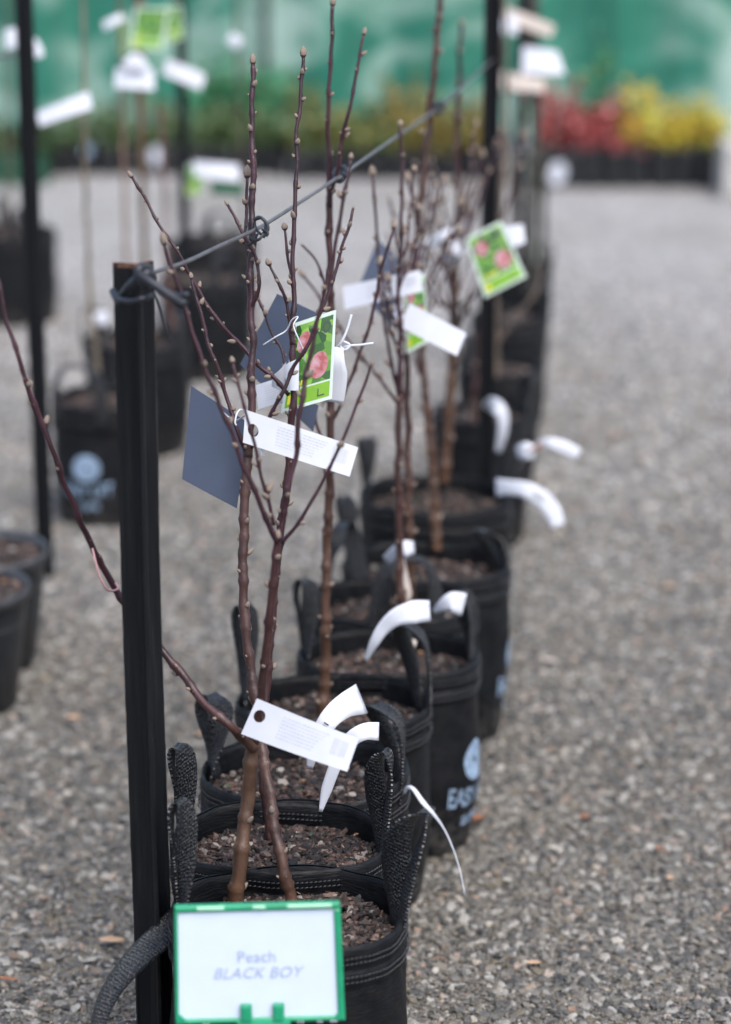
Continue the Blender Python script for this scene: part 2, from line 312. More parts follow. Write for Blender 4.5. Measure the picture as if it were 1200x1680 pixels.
def gravel(name, x0, x1, y0, y1, dens, size, seed):
    g = MB(); NR = 40
    vs_ = [((x0 - .6 * j / NR, x1 + .6 * j / NR)[k], y0 + (y1 - y0) * j / NR, .0018) for j in range(NR + 1) for k in (0, 1)]
    g.add(vs_, [(2 * j, 2 * j + 1, 2 * j + 3, 2 * j + 2) for j in range(NR)])
    o = g.build(name, M['stone'], kind='stuff')
    ng = bpy.data.node_groups.new(name, 'GeometryNodeTree')
    ng.interface.new_socket('Geometry', in_out='INPUT', socket_type='NodeSocketGeometry'); ng.interface.new_socket('Geometry', in_out='OUTPUT', socket_type='NodeSocketGeometry')
    N = ng.nodes; L = ng.links; gi = N.new('NodeGroupInput'); go = N.new('NodeGroupOutput')
    d = N.new('GeometryNodeDistributePointsOnFaces'); 
    pz = N.new('GeometryNodeInputPosition'); sy = N.new('ShaderNodeSeparateXYZ'); L.new(pz.outputs[0], sy.inputs[0]); mp = N.new('ShaderNodeMapRange'); mp.interpolation_type = 'SMOOTHSTEP'
    mp.inputs[1].default_value = 5.0; mp.inputs[2].default_value = 9.6; mp.inputs[3].default_value = dens; mp.inputs[4].default_value = 0; L.new(sy.outputs['Y'], mp.inputs[0]); L.new(mp.outputs[0], d.inputs['Density'])
    d.inputs['Seed'].default_value = seed; L.new(gi.outputs[0], d.inputs[0])
    gti = N.new('GeometryNodeGeometryToInstance')
    for k in range(6):
        ico = N.new('GeometryNodeMeshIcoSphere'); ico.inputs['Radius'].default_value = 1; ico.inputs['Subdivisions'].default_value = 2
        nz = N.new('ShaderNodeTexNoise'); nz.inputs['Scale'].default_value = .9; nz.inputs['Detail'].default_value = 1
        pos = N.new('GeometryNodeInputPosition'); ad = N.new('ShaderNodeVectorMath'); ad.operation = 'ADD'; ad.inputs[1].default_value = (k * 7.3, k * 3.1, k); L.new(pos.outputs[0], ad.inputs[0]); L.new(ad.outputs[0], nz.inputs['Vector'])
        sb = N.new('ShaderNodeVectorMath'); sb.operation = 'SUBTRACT'; sb.inputs[1].default_value = (.5, .5, .5); L.new(nz.outputs['Color'], sb.inputs[0])
        ml = N.new('ShaderNodeVectorMath'); ml.operation = 'SCALE'; ml.inputs['Scale'].default_value = 1.7; L.new(sb.outputs[0], ml.inputs[0])
        st = N.new('GeometryNodeSetPosition'); L.new(ico.outputs[0], st.inputs[0]); L.new(ml.outputs[0], st.inputs['Offset'])
        tr = N.new('GeometryNodeTransform'); tr.inputs['Scale'].default_value = (1.08, .78, .46); L.new(st.outputs[0], tr.inputs[0])
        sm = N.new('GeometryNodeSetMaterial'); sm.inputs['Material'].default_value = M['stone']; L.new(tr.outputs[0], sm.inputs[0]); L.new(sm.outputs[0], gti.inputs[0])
    ip = N.new('GeometryNodeInstanceOnPoints'); ip.inputs['Pick Instance'].default_value = True
    L.new(d.outputs['Points'], ip.inputs['Points']); L.new(gti.outputs[0], ip.inputs['Instance'])
    rr = N.new('FunctionNodeRandomValue'); rr.data_type = 'FLOAT_VECTOR'; rr.inputs[0].default_value = (-.5, -.5, 0); rr.inputs[1].default_value = (.5, .5, 6.28); L.new(rr.outputs[0], ip.inputs['Rotation'])
    rs = N.new('FunctionNodeRandomValue'); rs.data_type = 'FLOAT'; rs.inputs[2].default_value = 0; rs.inputs[3].default_value = 1; rs.inputs['Seed'].default_value = 5
    pw = N.new('ShaderNodeMath'); pw.operation = 'POWER'; L.new(rs.outputs[1], pw.inputs[0]); pw.inputs[1].default_value = 5.0
    ma = N.new('ShaderNodeMath'); ma.operation = 'MULTIPLY_ADD'; L.new(pw.outputs[0], ma.inputs[0]); ma.inputs[1].default_value = size[1] - size[0]; ma.inputs[2].default_value = size[0]; L.new(ma.outputs[0], ip.inputs['Scale'])
    sn = N.new('GeometryNodeStoreNamedAttribute'); sn.domain = 'INSTANCE'; sn.data_type = 'FLOAT'; sn.inputs['Name'].default_value = 'tint'; L.new(ip.outputs[0], sn.inputs[0])
    rt = N.new('FunctionNodeRandomValue'); rt.data_type = 'FLOAT'; rt.inputs['Seed'].default_value = 11; L.new(rt.outputs[1], sn.inputs['Value'])
    s2 = N.new('GeometryNodeStoreNamedAttribute'); s2.domain = 'INSTANCE'; s2.data_type = 'FLOAT'; s2.inputs['Name'].default_value = 'dry'; L.new(sn.outputs[0], s2.inputs[0])  # painted brightening by distance, plus noise for damp patches
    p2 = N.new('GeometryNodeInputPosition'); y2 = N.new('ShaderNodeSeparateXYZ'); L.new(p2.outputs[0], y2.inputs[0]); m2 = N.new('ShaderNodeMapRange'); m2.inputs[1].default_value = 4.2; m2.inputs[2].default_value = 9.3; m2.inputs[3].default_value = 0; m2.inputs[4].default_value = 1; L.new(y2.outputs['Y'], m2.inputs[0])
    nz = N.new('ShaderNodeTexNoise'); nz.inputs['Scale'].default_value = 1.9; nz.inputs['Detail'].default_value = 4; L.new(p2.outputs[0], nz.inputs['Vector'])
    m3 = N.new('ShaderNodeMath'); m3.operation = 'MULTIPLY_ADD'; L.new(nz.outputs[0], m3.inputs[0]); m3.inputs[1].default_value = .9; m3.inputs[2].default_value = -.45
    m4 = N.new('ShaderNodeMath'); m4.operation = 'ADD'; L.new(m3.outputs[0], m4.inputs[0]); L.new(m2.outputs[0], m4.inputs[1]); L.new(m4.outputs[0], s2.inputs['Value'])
    L.new(s2.outputs[0], go.inputs[0])
    md = o.modifiers.new('scatter', 'NODES'); md.node_group = ng; return o
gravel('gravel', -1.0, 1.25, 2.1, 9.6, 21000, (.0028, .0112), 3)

FY = 12.2
fence = thing('shade_cloth_fence', 'green shade cloth screen stretched along the back of the yard behind the potted shrubs', 'fence', (0, FY, 0))
g = MB(); NX, NZ = 220, 14; vs_ = []
for i in range(NX + 1):
    x = -5.5 + 11 * i / NX
    for j in range(NZ + 1):
        z = .06 + 2.2 * j / NZ
        vs_.append((x, .05 * noise.noise(Vector((x * 2.5, z * .6, 0))) + .02 * math.sin(x * 13 + z), z))
g.add(vs_, [(i * (NZ + 1) + j, (i + 1) * (NZ + 1) + j, (i + 1) * (NZ + 1) + j + 1, i * (NZ + 1) + j + 1) for i in range(NX) for j in range(NZ)])
g.build('cloth_panel', M['cloth'], fence)
def fx(px, Y=FY): return (px - CX) / F * (Y * cp + 1.2 * sp_)
for px in (-500, 437, 1374):
    g = MB(); g.tube([(fx(px), -.10, 0), (fx(px), -.10, 2.35)], .022, 10); g.build('fence_post', M['post'], fence)
g = MB(); g.tube([(-5.5, -.10, 2.2), (5.5, -.10, 2.2)], .012, 8); g.build('top_wire', M['post'], fence)

# ---------------------------------------------------------------- builders: grow bag, sapling, tags
def wall_r(th, z, w, d, h, seed, sq):
    c, s = math.cos(th), math.sin(th)
    base = 1 / ((abs(c) ** 2.25 + abs(s) ** 2.25) ** (1 / 2.25))
    t = z / h
    prof = .93 + .07 * min(1, t * 3) + .025 * math.sin(math.pi * min(1, t)) - (.05 * max(0, 1 - t / .05) ** 2 if t < .05 else 0)
    wr = .034 * noise.noise(Vector((c * 1.6 + seed * 9, s * 1.6, z * 9))) + .014 * noise.noise(Vector((c * 6 + seed, s * 6, z * 32))) + .02 * noise.noise(Vector((c * 1.1, s * 1.1 + seed * 5, 0)))
    r = base * prof * (1 + wr)
    return Vector((c * w / 2 * r, s * d / 2 * r, 0))
def rim_z(th, h, seed): return h + .007 * noise.noise(Vector((math.cos(th) * 1.6, math.sin(th) * 1.6, seed * 3)))
CHIPC = [(.012, .009, .008), (.018, .012, .010), (.03, .019, .015), (.05, .030, .024), (.075, .046, .036), (.11, .07, .055), (.16, .11, .09), (.22, .16, .135), (.08, .07, .062), (.26, .15, .07)]
def chips(n, w, d, z, seed, big=1.0):
    r = random.Random(seed); g = MB()
    for i in range(n):
        a = r.random() * 6.283; q = math.sqrt(r.random()) * .955
        x, y = math.cos(a) * q * w / 2, math.sin(a) * q * d / 2
        zz = z + .006 * noise.noise(Vector((x * 14, y * 14, seed))) + r.random() * .007 + .004
        rot = Matrix.Rotation(r.random() * 6.28, 3, 'Z') @ Matrix.Rotation(r.gauss(0, .35), 3, 'X') @ Matrix.Rotation(r.gauss(0, .3), 3, 'Y')
        l = big * r.uniform(.0034, .0098) * (1.7 if r.random() < .06 else 1); b = l * r.uniform(.35, .7); t = big * r.uniform(.0008, .0022)
        c = CHIPC[min(9, int(abs(r.gauss(0, 3.2))))]
        k = r.random()
        if k < .005: c, l, b, t = (.01, .22, .10), .0022, .0022, .0018
        elif k < .03: c, b, t = (.22, .20, .18), l * .7, l * .3
        kk = r.uniform(.65, 1.35); c = tuple(v * kk for v in c)
        # irregular hexagonal flake
        top, bot = [], []
        for j in range(6):
            an = j * 1.047 + r.uniform(-.3, .3); rr = r.uniform(.75, 1.1)
            p = Vector((math.cos(an) * l * rr, math.sin(an) * b * rr, 0))
            top.append(rot @ (p * .85 + Vector((0, 0, t))) + Vector((x, y, zz))); bot.append(rot @ (p - Vector((0, 0, t))) + Vector((x, y, zz)))
        g.add(top + bot, [(0, 1, 2, 3, 4, 5)] + [(j, j + 6, (j + 1) % 6 + 6, (j + 1) % 6) for j in range(6)], 0, False, c)
    return g
def handle(root, az, spread, hp, yaw, lean, w, d, h, seed, hw=.019, out=0):
    th = R(az); b = wall_r(th, h, w, d, h, seed, 0); rad = Vector((math.cos(th), math.sin(th), 0)); tan = Vector((-math.sin(th), math.cos(th), 0))
    rot = Matrix.Rotation(R(yaw), 3, 'Z'); t2, r2 = rot @ tan, rot @ rad
    pts, wv = [], []; n = 22
    r_ = random.Random(int(seed * 77 + az))
    for i in range(n + 1):
        t = i / n; s = math.sin(math.pi * t); k = math.cos(math.pi * t)
        e = min(1, 4 * min(t, 1 - t))                       # at the ends the strap lies against the wall
        base = b * (.975) - rad * .004
        p = base + (tan * (1 - e) + t2 * e) * spread * -k * (1 + .25 * s) + Vector((0, 0, h - .055 + (hp + .055) * (1 - (1 - s) ** 1.5 if s < 1 else 1)))
        p += rad * lean * s * s + Vector((0, 0, .004 * noise.noise(Vector((t * 3, seed * 4, az)))))
        wd = ((tan * (1 - e) + t2 * e) * k + r2 * s * .9 + Vector((0, 0, .25 * s * noise.noise(Vector((seed * 3, az * .1, t * 2)))))).normalized()
        tg = Vector((0, 0, 1)) * k + t2 * s
        wd = (wd - tg * wd.dot(tg) / max(tg.length_squared, 1e-6)).normalized()
        pts.append(p); wv.append(wd * hw * (1 - .42 * s ** 6) * (1 + .07 * noise.noise(Vector((t * 26, seed, az)))))
    g = MB(); g.ribbon(pts, wv, .0019, 0, 6, hump=.003); return g.build('handle', M['strap'], root), pts
def decal(root, az, w, d, h, seed, s=1.0, which=('logo', 'name', 'size')):
    """pale print wrapped round the wall: flower disc, EASY LIFT, 25 LITRE"""
    def wrap(vx, vy, zc, off=.0016):
        th = R(az) + vx / (w * .5); z = zc + vy; p = wall_r(th, z, w, d, h, seed, 0); return Vector((p.x, p.y, z)) + Vector((math.cos(th), math.sin(th), 0)) * off
    if 'logo' in which:
        g = MB(); n = 40; vs_, fs = [], []; zc = .170 * s
        rr = [.006, .012, .018, .025, .031, .036]
        for r in rr:
            for j in range(n):
                a = 2 * math.pi * j / n; q = r * s * (1 + (.35 * math.cos(8 * a) if r == .006 else 0))
                vs_.append(wrap(math.cos(a) * q, math.sin(a) * q, zc))
        for i in range(len(rr) - 1):
            for j in range(n): a, b = i * n + j, i * n + (j + 1) % n; fs.append((a, b, b + n, a + n))
        g.add(vs_, fs, 0, True); g.build('printed_flower_emblem', M['print'], root)
    for key, tx, size, zc, arc in (('name', 'EASY LIFT', .044, .105, .03), ('size', '25 LITRE', .022, .062, 0)):
        if key in which:
            v, f = text_data(tx, size * s, 0, .0009, .95)
            g = MB(); g.add([wrap(p[0] * .74, p[1] * (1 + 2.2 * abs(p[0]) ** 1.0 * (1 if arc else 0)) + arc * abs(p[0] / .07) ** 2 * .12, zc * s) for p in v], f, 0, True); g.build('printed_lettering', M['print'], root)
def grow_bag(label, px, py, w=.30, d=.25, h=.34, handles=(), seed=1, chipn=1800, prints=None, soil=.042, group='grow bags standing in the right hand row', rotz=0, hname='grow_bag'):
    c = G(px, py, h); root = thing(hname, label, 'grow bag', (c.x, c.y, 0), group); root.rotation_euler.z = R(rotz)
    n = 96; zs = [0, .006, .02] + [h * k / 26 for k in range(2, 26)]
    g = MB(); vs_ = []; rows = 0
    for z in zs:
        vs_ += [tuple(wall_r(2 * math.pi * j / n, z, w, d, h, seed, 0) + Vector((0, 0, z))) for j in range(n)]; rows += 1
    for kk, (dr, dz) in enumerate(((.0, -.002), (-.0012, 0), (-.003, -.001), (-.0035, -.012), (-.004, -.03), (-.005, -.075))):
        for j in range(n):
            th = 2 * math.pi * j / n; q = wall_r(th, h, w, d, h, seed, 0) + Vector((math.cos(th), math.sin(th), 0)) * dr
            vs_.append((q.x, q.y, rim_z(th, h, seed) + dz))
        rows += 1
    fs = [(i * n + j, i * n + (j + 1) % n, (i + 1) * n + (j + 1) % n, (i + 1) * n + j) for i in range(rows - 1) for j in range(n)]
    fs.append(tuple(range(n - 1, -1, -1))); g.add(vs_, fs); g.build('bag_wall', M['fabric'], root)
    # hem: raised folded band with stitch lines
    g = MB(); vs_ = []; prof = [(.0004, -.058), (.0024, -.056), (.0024, -.034), (.0008, -.032), (.0030, -.029), (.0034, -.004), (.0016, .0015), (-.0010, .0015)]
    for dr, dz in prof:
        for j in range(n):
            th = 2 * math.pi * j / n; q = wall_r(th, h + dz if dz < 0 else h, w, d, h, seed, 0) + Vector((math.cos(th), math.sin(th), 0)) * dr; vs_.append((q.x, q.y, rim_z(th, h, seed) + dz))
    g.add(vs_, [(i * n + j, i * n + (j + 1) % n, (i + 1) * n + (j + 1) % n, (i + 1) * n + j) for i in range(len(prof) - 1) for j in range(n)]); g.build('hem', M['fabric'], root)
    g = MB(); r_ = random.Random(seed)
    m = 150 if chipn > 1200 else 80
    for dz in (-.014, -.0215, -.040, -.0475):
        for j in range(m):
            th = 2 * math.pi * j / m; th2 = th + 2 * math.pi / m * .75
            a, b = [wall_r(t, h + dz, w, d, h, seed, 0) + Vector((math.cos(t), math.sin(t), 0)) * .0045 + Vector((0, 0, rim_z(t, h, seed) + dz + e)) for t, e in ((th, -.0006), (th2, .0008))]
            g.tube([a, b], .0011, 4)
    g.build('stitching', M['thread'], root, kind='stuff')
    g = MB(); vs_ = [(0, 0, h - soil)]; fs = []; k = 6
    for i in range(1, k + 1):
        for j in range(36):
            th = 2 * math.pi * j / 36; q = wall_r(th, h, w, d, h, seed, 0) * (.985 * i / k); vs_.append((q.x, q.y, h - soil + .005 * noise.noise(q * 20)))
    fs = [(0, 1 + j, 1 + (j + 1) % 36) for j in range(36)] + [(1 + (i - 1) * 36 + j, 1 + i * 36 + j, 1 + i * 36 + (j + 1) % 36, 1 + (i - 1) * 36 + (j + 1) % 36) for i in range(1, k) for j in range(36)]
    g.add(vs_, fs); g.build('potting_mix', M['soil'], root)
    chips(chipn, w * .97, d * .97, h - soil, seed * 31, 1.0 if chipn > 1200 else 1.45).build('bark_mulch', M['chip'], root, kind='stuff')
    hp = []
    for a in handles:
        o, pts = handle(root, *a[:5], w, d, h, seed, *(a[5:] if len(a) > 5 else ())); hp.append(pts)
    if prints is not None:
        decal(root, prints[0], w, d, h, seed, prints[1] if len(prints) > 1 else 1.0)
    return root

budmesh = None
def make_bud_mesh():
    g = MB(); prof = [(.0, -.15), (.55, -.05), (.85, .2), (1.0, .5), (.85, .85), (.5, 1.15), (.12, 1.35)]; vs_ = []; n = 7
    for r, z in prof:
        for j in range(n): a = 6.283 * j / n; vs_.append((r * math.cos(a) * (1 + .12 * math.sin(3 * a)), r * .85 * math.sin(a), z * 1.5))
    k = len(prof)
    for i in range(k - 1): g.add([], []);
    fs = [(i * n + j, i * n + (j + 1) % n, (i + 1) * n + (j + 1) % n, (i + 1) * n + j) for i in range(k - 1) for j in range(n)]
    g.v = vs_; g.f = fs; g.mi = [1 if f[0] < 2 * n else 0 for f in fs]; g.sm = [True] * len(fs)
    g.f.append(tuple((k - 1) * n + j for j in range(n))); g.mi.append(0); g.sm.append(True)
    me = bpy.data.meshes.new('bud'); me.from_pydata(g.v, [], g.f); me.materials.append(M['bud']); me.materials.append(M['budscale'])
    me.polygons.foreach_set('material_index', g.mi); me.polygons.foreach_set('use_smooth', g.sm); return me
budmesh = make_bud_mesh()
YOUNG, OLD, GREY = (.030, .0085, .016), (.080, .046, .030), (.12, .105, .085)
def stem(root, name, pts, budgap=28, budsize=1.0, old=None, young=YOUNG, seed=0, tip=True, nodeamp=.34, oldc=OLD):
    """pts: (px, py, z, width_px) from base to tip"""
    r = random.Random(seed + int(pts[0][0] + pts[-1][1]))
    base = root.location
    W3 = [P(a, b, z) for a, b, z, w in pts]; rad = [w * (.87 if w > 9 else .80) / 2 * z / F for a, b, z, w in pts]
    fine = catmull(W3, 8); rr = []
    for i in range(len(pts) - 1): rr += [rad[i] + (rad[i + 1] - rad[i]) * j / 8 for j in range(8)]
    rr.append(rad[-1])
    # bud positions along the stem
    L = [0]
    for i in range(1, len(fine)): L.append(L[-1] + (fine[i] - fine[i - 1]).length)
    zm = pts[len(pts) // 2][2]; gap = budgap * zm / F; poss = []; s = gap * .8
    while s < L[-1] - gap * .25: poss.append(s); s += gap * (r.uniform(.55, 1.7) if r.random() > .18 else .16)
    # resample with swollen nodes and slight zig-zag
    n = max(12, int(L[-1] / .006)); pp, ra, cl = [], [], []
    for k in range(n + 1):
        s = L[-1] * k / n; i = 0
        while i < len(L) - 2 and L[i + 1] < s: i += 1
        t = (s - L[i]) / max(1e-9, L[i + 1] - L[i]); p = fine[i].lerp(fine[i + 1], t); q = rr[i] + (rr[i + 1] - rr[i]) * t
        p = p + Vector((noise.noise(Vector((s * 22, seed, 1))), noise.noise(Vector((s * 22, seed, 9))), 0)) * .0036
        bul = max([0] + [math.exp(-((s - b) / .004) ** 2) for b in poss])
        pp.append(p - base); ra.append(q * (1 + nodeamp * bul + .05 * noise.noise(Vector((s * 60, seed, 3)))))
        o = old if old is not None else 0; f = min(1, max(0, (q - .0045) / .004)); f = f if old is None else o
        cl.append(tuple(young[c] * (1 - f) + oldc[c] * f for c in range(3)))
    g = MB(); g.tube(pp, ra, 10, cols=cl, wob=.12); ob = g.build(name, M['bark'], root)
    ang = r.random() * 6
    for s in poss + ([L[-1]] if tip else []):
        k = min(n, int(s / L[-1] * n)); p = pp[k]; t = (pp[min(k + 1, n)] - pp[max(k - 1, 0)]).normalized(); ang += 2.4 + r.uniform(-.3, .3)
        q = t.orthogonal().normalized(); q = Matrix.Rotation(ang, 3, t) @ q
        end = s >= L[-1] - 1e-6; dr = (t if end else (q * .75 + t * .8).normalized())
        sz = .0037 * budsize * r.uniform(.55, 1.45) * (1.3 if end else 1)
        b = bpy.data.objects.new('bud', budmesh); COL.objects.link(b); b.parent = ob
        b.location = p + (q * ra[k] * .75 if not end else t * .0005)
        b.rotation_euler = dr.to_track_quat('Z', 'Y').to_euler(); b.scale = (sz * .85, sz * .85, sz * r.uniform(.75, 1.4))
    return ob
def sapling(label, basepx, stems, group='bare saplings in the right hand row', **kw):
    b = P(*basepx); root = thing('fruit_sapling', label, 'sapling', b, group)
    for i, st in enumerate(stems):
        k = dict(kw); nm = 'trunk' if i == 0 else 'branch'
        if isinstance(st, tuple): st, extra = st; k.update(extra)
        stem(root, nm, st, seed=i * 3 + int(basepx[0]), **k)
    return root

def patch(c4, nx=8, ny=6, bend=0.0):
    """corner px tl,tr,br,bl each (px,py,z) -> function (u right, v up, offset) in world"""
    tl, tr, br, bl = [P(*c) for c in c4]; nn = (tr - tl).cross(bl - tl).normalized()
    if nn.y > 0: nn = -nn
    def q(u, v, o=0):
        p = (bl.lerp(br, u)).lerp(tl.lerp(tr, u), v); return p + nn * (o + bend * math.sin(math.pi * u))
    return q, ((tr - tl).length + (br - bl).length) / 2, ((tl - bl).length + (tr - br).length) / 2
def slab(q, base, name, mat, root, hole=None, th=.0005, nx=10, ny=5, holeoff=True):
    """thin card; hole=(u,v,radius in v units, aspect)"""
    g = MB()
    def two(pts, fs):
        k = len(pts); vs_ = [q(u, v, th) - base for u, v in pts] + [q(u, v, -th) - base for u, v in pts]
        return vs_, fs + [tuple(i + k for i in reversed(f)) for f in fs]
    if hole:
        hu, hv, hr, asp = hole; s = min(.24, max(.17, hu * 2)); pts, fs = [], []; n = 32; sq = []
        for j in range(n):
            a = 2 * math.pi * (j + .5) / n; c, d = math.cos(a), math.sin(a); m = max(abs(c), abs(d)); x, y = c / m, d / m
            ru = hu - 0 if x < 0 else s - hu; rv = hv if y < 0 else 1 - hv
            sq.append((hu + x * ru, hv + y * rv))
        # snap corners
        for cu_, cv_ in ((0, 0), (0, 1), (s, 0), (s, 1)):
            j = min(range(n), key=lambda j: (sq[j][0] - cu_) ** 2 + (sq[j][1] - cv_) ** 2 * .1); sq[j] = (cu_, cv_)
        pts = [(hu + math.cos(2 * math.pi * (j + .5) / n) * hr / asp, hv + math.sin(2 * math.pi * (j + .5) / n) * hr) for j in range(n)] + sq
        fs = [(j, j + n, (j + 1) % n + n, (j + 1) % n) for j in range(n)]
        vs_, f2 = two(pts, fs); g.add(vs_, f2, 0, False); k = 2 * n
        g.add([q(*pts[j], th) - base for j in range(n)] + [q(*pts[j], -th) - base for j in range(n)], [(j, (j + 1) % n, (j + 1) % n + n, j + n) for j in range(n)], 0, False)
        u0 = s
    else: u0 = 0
    pts = [(u0 + (1 - u0) * i / nx, j / ny) for i in range(nx + 1) for j in range(ny + 1)]
    fs = [(i * (ny + 1) + j, (i + 1) * (ny + 1) + j, (i + 1) * (ny + 1) + j + 1, i * (ny + 1) + j + 1) for i in range(nx) for j in range(ny)]
    vs_, f2 = two(pts, fs); g.add(vs_, f2, 0, True)
    ed = [(i / 16, 0) for i in range(17)] + [(1, j / 8) for j in range(1, 9)] + [(1 - i / 16, 1) for i in range(1, 17)] + [(0, 1 - j / 8) for j in range(1, 8)]
    k = len(ed); g.add([q(u, v, th) - base for u, v in ed] + [q(u, v, -th) - base for u, v in ed], [(i, (i + 1) % k, (i + 1) % k + k, i + k) for i in range(k)], 0, False)
    return g.build(name, mat, root)
def flat(q, base, pts, off):
    return [q(u, v, off) - base for u, v in pts]
def rectmesh(q, base, rects, name, mat, root, off=.0009, kind=None, n=4):
    g = MB()
    for u0, v0, u1, v1 in rects:
        g.add([q(u0 + (u1 - u0) * i / n, v, off) - base for i in range(n + 1) for v in (v0, v1)], [(2 * i, 2 * i + 2, 2 * i + 3, 2 * i + 1) for i in range(n)], 0, False)
    return g.build(name, mat, root, kind)
def white_tag(label, c4, hole=(.09, .55, .2), text=True, mat='white', bend=.003, group=None, strings=()):
    base = P(*c4[3]); root = thing('plant_tag', label, 'tag', base, group); q, wd, ht = patch(c4, bend=bend)
    slab(q, base, 'tag_strip', M[mat], root, (hole[0], hole[1], hole[2], wd / ht) if hole else None)
    if text:
        r = random.Random(int(c4[0][0])); rs = []
        for ln in range(7):
            v = .80 - ln * .095; u = .30
            while u < .74 - .02 * ln:
                l = r.uniform(.008, .035); rs.append((u, v, u + l, v + .035)); u += l + .008
        rectmesh(q, base, rs, 'printed_text', M['inkgrey'], root, .0008, 'stuff', 1)
        rs = []; u = .80
        while u < .93: w_ = r.choice((.002, .004, .006)); rs.append((u, .33, u + w_, .80)); u += w_ + r.choice((.003, .005))
        rectmesh(q, base, rs, 'printed_barcode', M['inkgrey'], root, .0008, 'stuff', 1)
    for st in strings:
        g = MB(); g.tube([p - base for p in catmull([P(*s) for s in st], 8)], .0011, 6); g.build('string', M['white'], root)
    return root
def photo_card(label, c4, back=False, detail=True, strings=()):
    base = P(*c4[3]); root = thing('plant_card', label, 'plant card', base, None); q, wd, ht = patch(c4, bend=.002)
    slab(q, base, 'card', M['slate' if back else 'cardwhite'], root)
    if not back:
        rectmesh(q, base, [(.06, .235, .94, .955)], 'printed_picture', M['pic'], root, .0007)
        rectmesh(q, base, [(.06, .04, .94, .215)], 'printed_strip', M['lime'], root, .0007)
        for u, v, r in (((.30, .74, .17), (.68, .43, .21)) if detail else ()):
            g = MB(); g.add([q(u, v, .0011) - base] + [q(u + r * math.cos(a * .2618) * .95, v + r * .72 * math.sin(a * .2618), .0011) - base for a in range(24)], [(0, 1 + a, 1 + (a + 1) % 24) for a in range(24)]); g.build('printed_fruit', M['fruit'], root)
        g = MB(); rg = [(.80 + rr * math.cos(a * .5236), .84 + rr * .7 * math.sin(a * .5236)) for rr in (.06, .10) for a in range(12)]
        g.add(flat(q, base, rg, .0013), [(a, a + 12, (a + 1) % 12 + 12, (a + 1) % 12) for a in range(12)]); g.build('printed_badge', M['ink'], root)
        rectmesh(q, base, [(.10, .07, .2, .17)] + [(.12 + .07 * k, .26, .16 + .07 * k, .31) for k in range(5)], 'printed_mark', M['yellow'], root, .0012, 'stuff', 1)
        rectmesh(q, base, [(.70, .07, .72, .16), (.70, .07, .84, .085)], 'printed_letter', M['ink'], root, .0013, None, 1)
    for st in strings:
        g = MB(); g.tube([p - base for p in catmull([P(*s) for s in st], 8)], .0011, 6); g.build('string', M['white'], root)
    return root
def curl_tag(label, pts, wpx, mat='white', twist=0, ink=False, group=None):
    """curved plastic strip; pts (px,py,z), wpx half widths px along, drawn across the strip"""
    base = P(*pts[0]); root = thing('handle_label', label, 'label', base, group or None)
    W3 = [P(*p) for p in pts]; fine = catmull(W3, 6); n = len(fine); wv = []
    for i, p in enumerate(fine):
        t = (fine[min(i + 1, n - 1)] - fine[max(i - 1, 0)]).normalized(); view = (p - Vector((0, 0, CAMH))).normalized()
        s = t.cross(view).normalized(); s = Matrix.Rotation(twist * (.4 + .6 * i / n), 3, t) @ s
        f = i / (n - 1) * (len(wpx) - 1); k = min(int(f), len(wpx) - 2); w_ = wpx[k] + (wpx[k + 1] - wpx[k]) * (f - k)
        wv.append(s * w_ * ZD(p) / F)
    g = MB(); g.ribbon([p - base for p in fine], wv, .0003, 0, 4, 0); g.build('label_strip', M[mat], root)
    if ink:
        g = MB(); i0 = n // 2
        for j in range(4):
            a = fine[i0 + j] ; s = wv[i0]
            vd = (Vector((0, 0, CAMH)) - a).normalized() * .004
            t = (fine[i0 + 1] - fine[i0]).normalized() * .0022
            g.add([a + vd - base + s * .3 - t * .5, a + vd - base + s * .3 + t * .5, a + vd - base - s * .25 + t * .5, a + vd - base - s * .25 - t * .5], [(0, 1, 2, 3)], 0, False)
        g.build('printed_text', M['ink'], root)
    return root
#SECTION2
# ---------------------------------------------------------------- steel pickets and cable
def stake(label, px, ybase, z, L_, group, dlt=15, ytop=-60):
    """three flanged steel picket; px, ybase and z fix its foot, ytop the pixel row of its top"""
    c = P(px, ybase, z); base = Vector((c.x, c.y, 0)); vt = (ytop - CY) / F; zz = c.y / (cp - vt * sp_); hh = CAMH - zz * (sp_ + vt * cp)
    root = thing('steel_picket', label, 'post', base, group); t = .0022
    def section(k=1.0):
        out = []
        for a0 in (-90, 30, 150):
            a = R(a0 + dlt); d = Vector((math.cos(a), math.sin(a), 0)); n = Vector((-d.y, d.x, 0)); e = L_ * k
            out += [d * e * .25 - n * t * .9, d * e * .80 - n * t, d * e * .90 - n * t * 1.7, d * e - n * t * .9, d * e + n * t * .9, d * e * .90 + n * t * 1.7, d * e * .80 + n * t, d * e * .25 + n * t * .9]
        return out
    n = 90; vs_ = []; m = 24
    for i in range(n + 1):
        zc = -.02 + (hh + .02) * i / n
        for k, p in enumerate(section()):
            q = p * (1 + .02 * noise.noise(Vector((k * 3, zc * 40, px)))); vs_.append((q.x + .0025 * noise.noise(Vector((zc * 2, px, 0))), q.y, zc))
    g = MB(); g.add(vs_, [(i * m + j, i * m + (j + 1) % m, (i + 1) * m + (j + 1) % m, (i + 1) * m + j) for i in range(n) for j in range(m)], 0, False); g.build('picket_shaft', M['timber'], root)
    top_ = [Vector(v) + Vector((0, 0, .0004)) for v in vs_[-m:]]; low = [Vector((v[0] * 1.006, v[1] * 1.006, v[2] - .005)) for v in vs_[-m:]]
    g = MB(); g.add(top_ + low + [Vector((0, 0, hh + .0004))], [(2 * m, j, (j + 1) % m) for j in range(m)] + [(j, j + m, (j + 1) % m + m, (j + 1) % m) for j in range(m)], 0, False)
    g.build('cut_top', M['sawn'], root); return root, base, hh
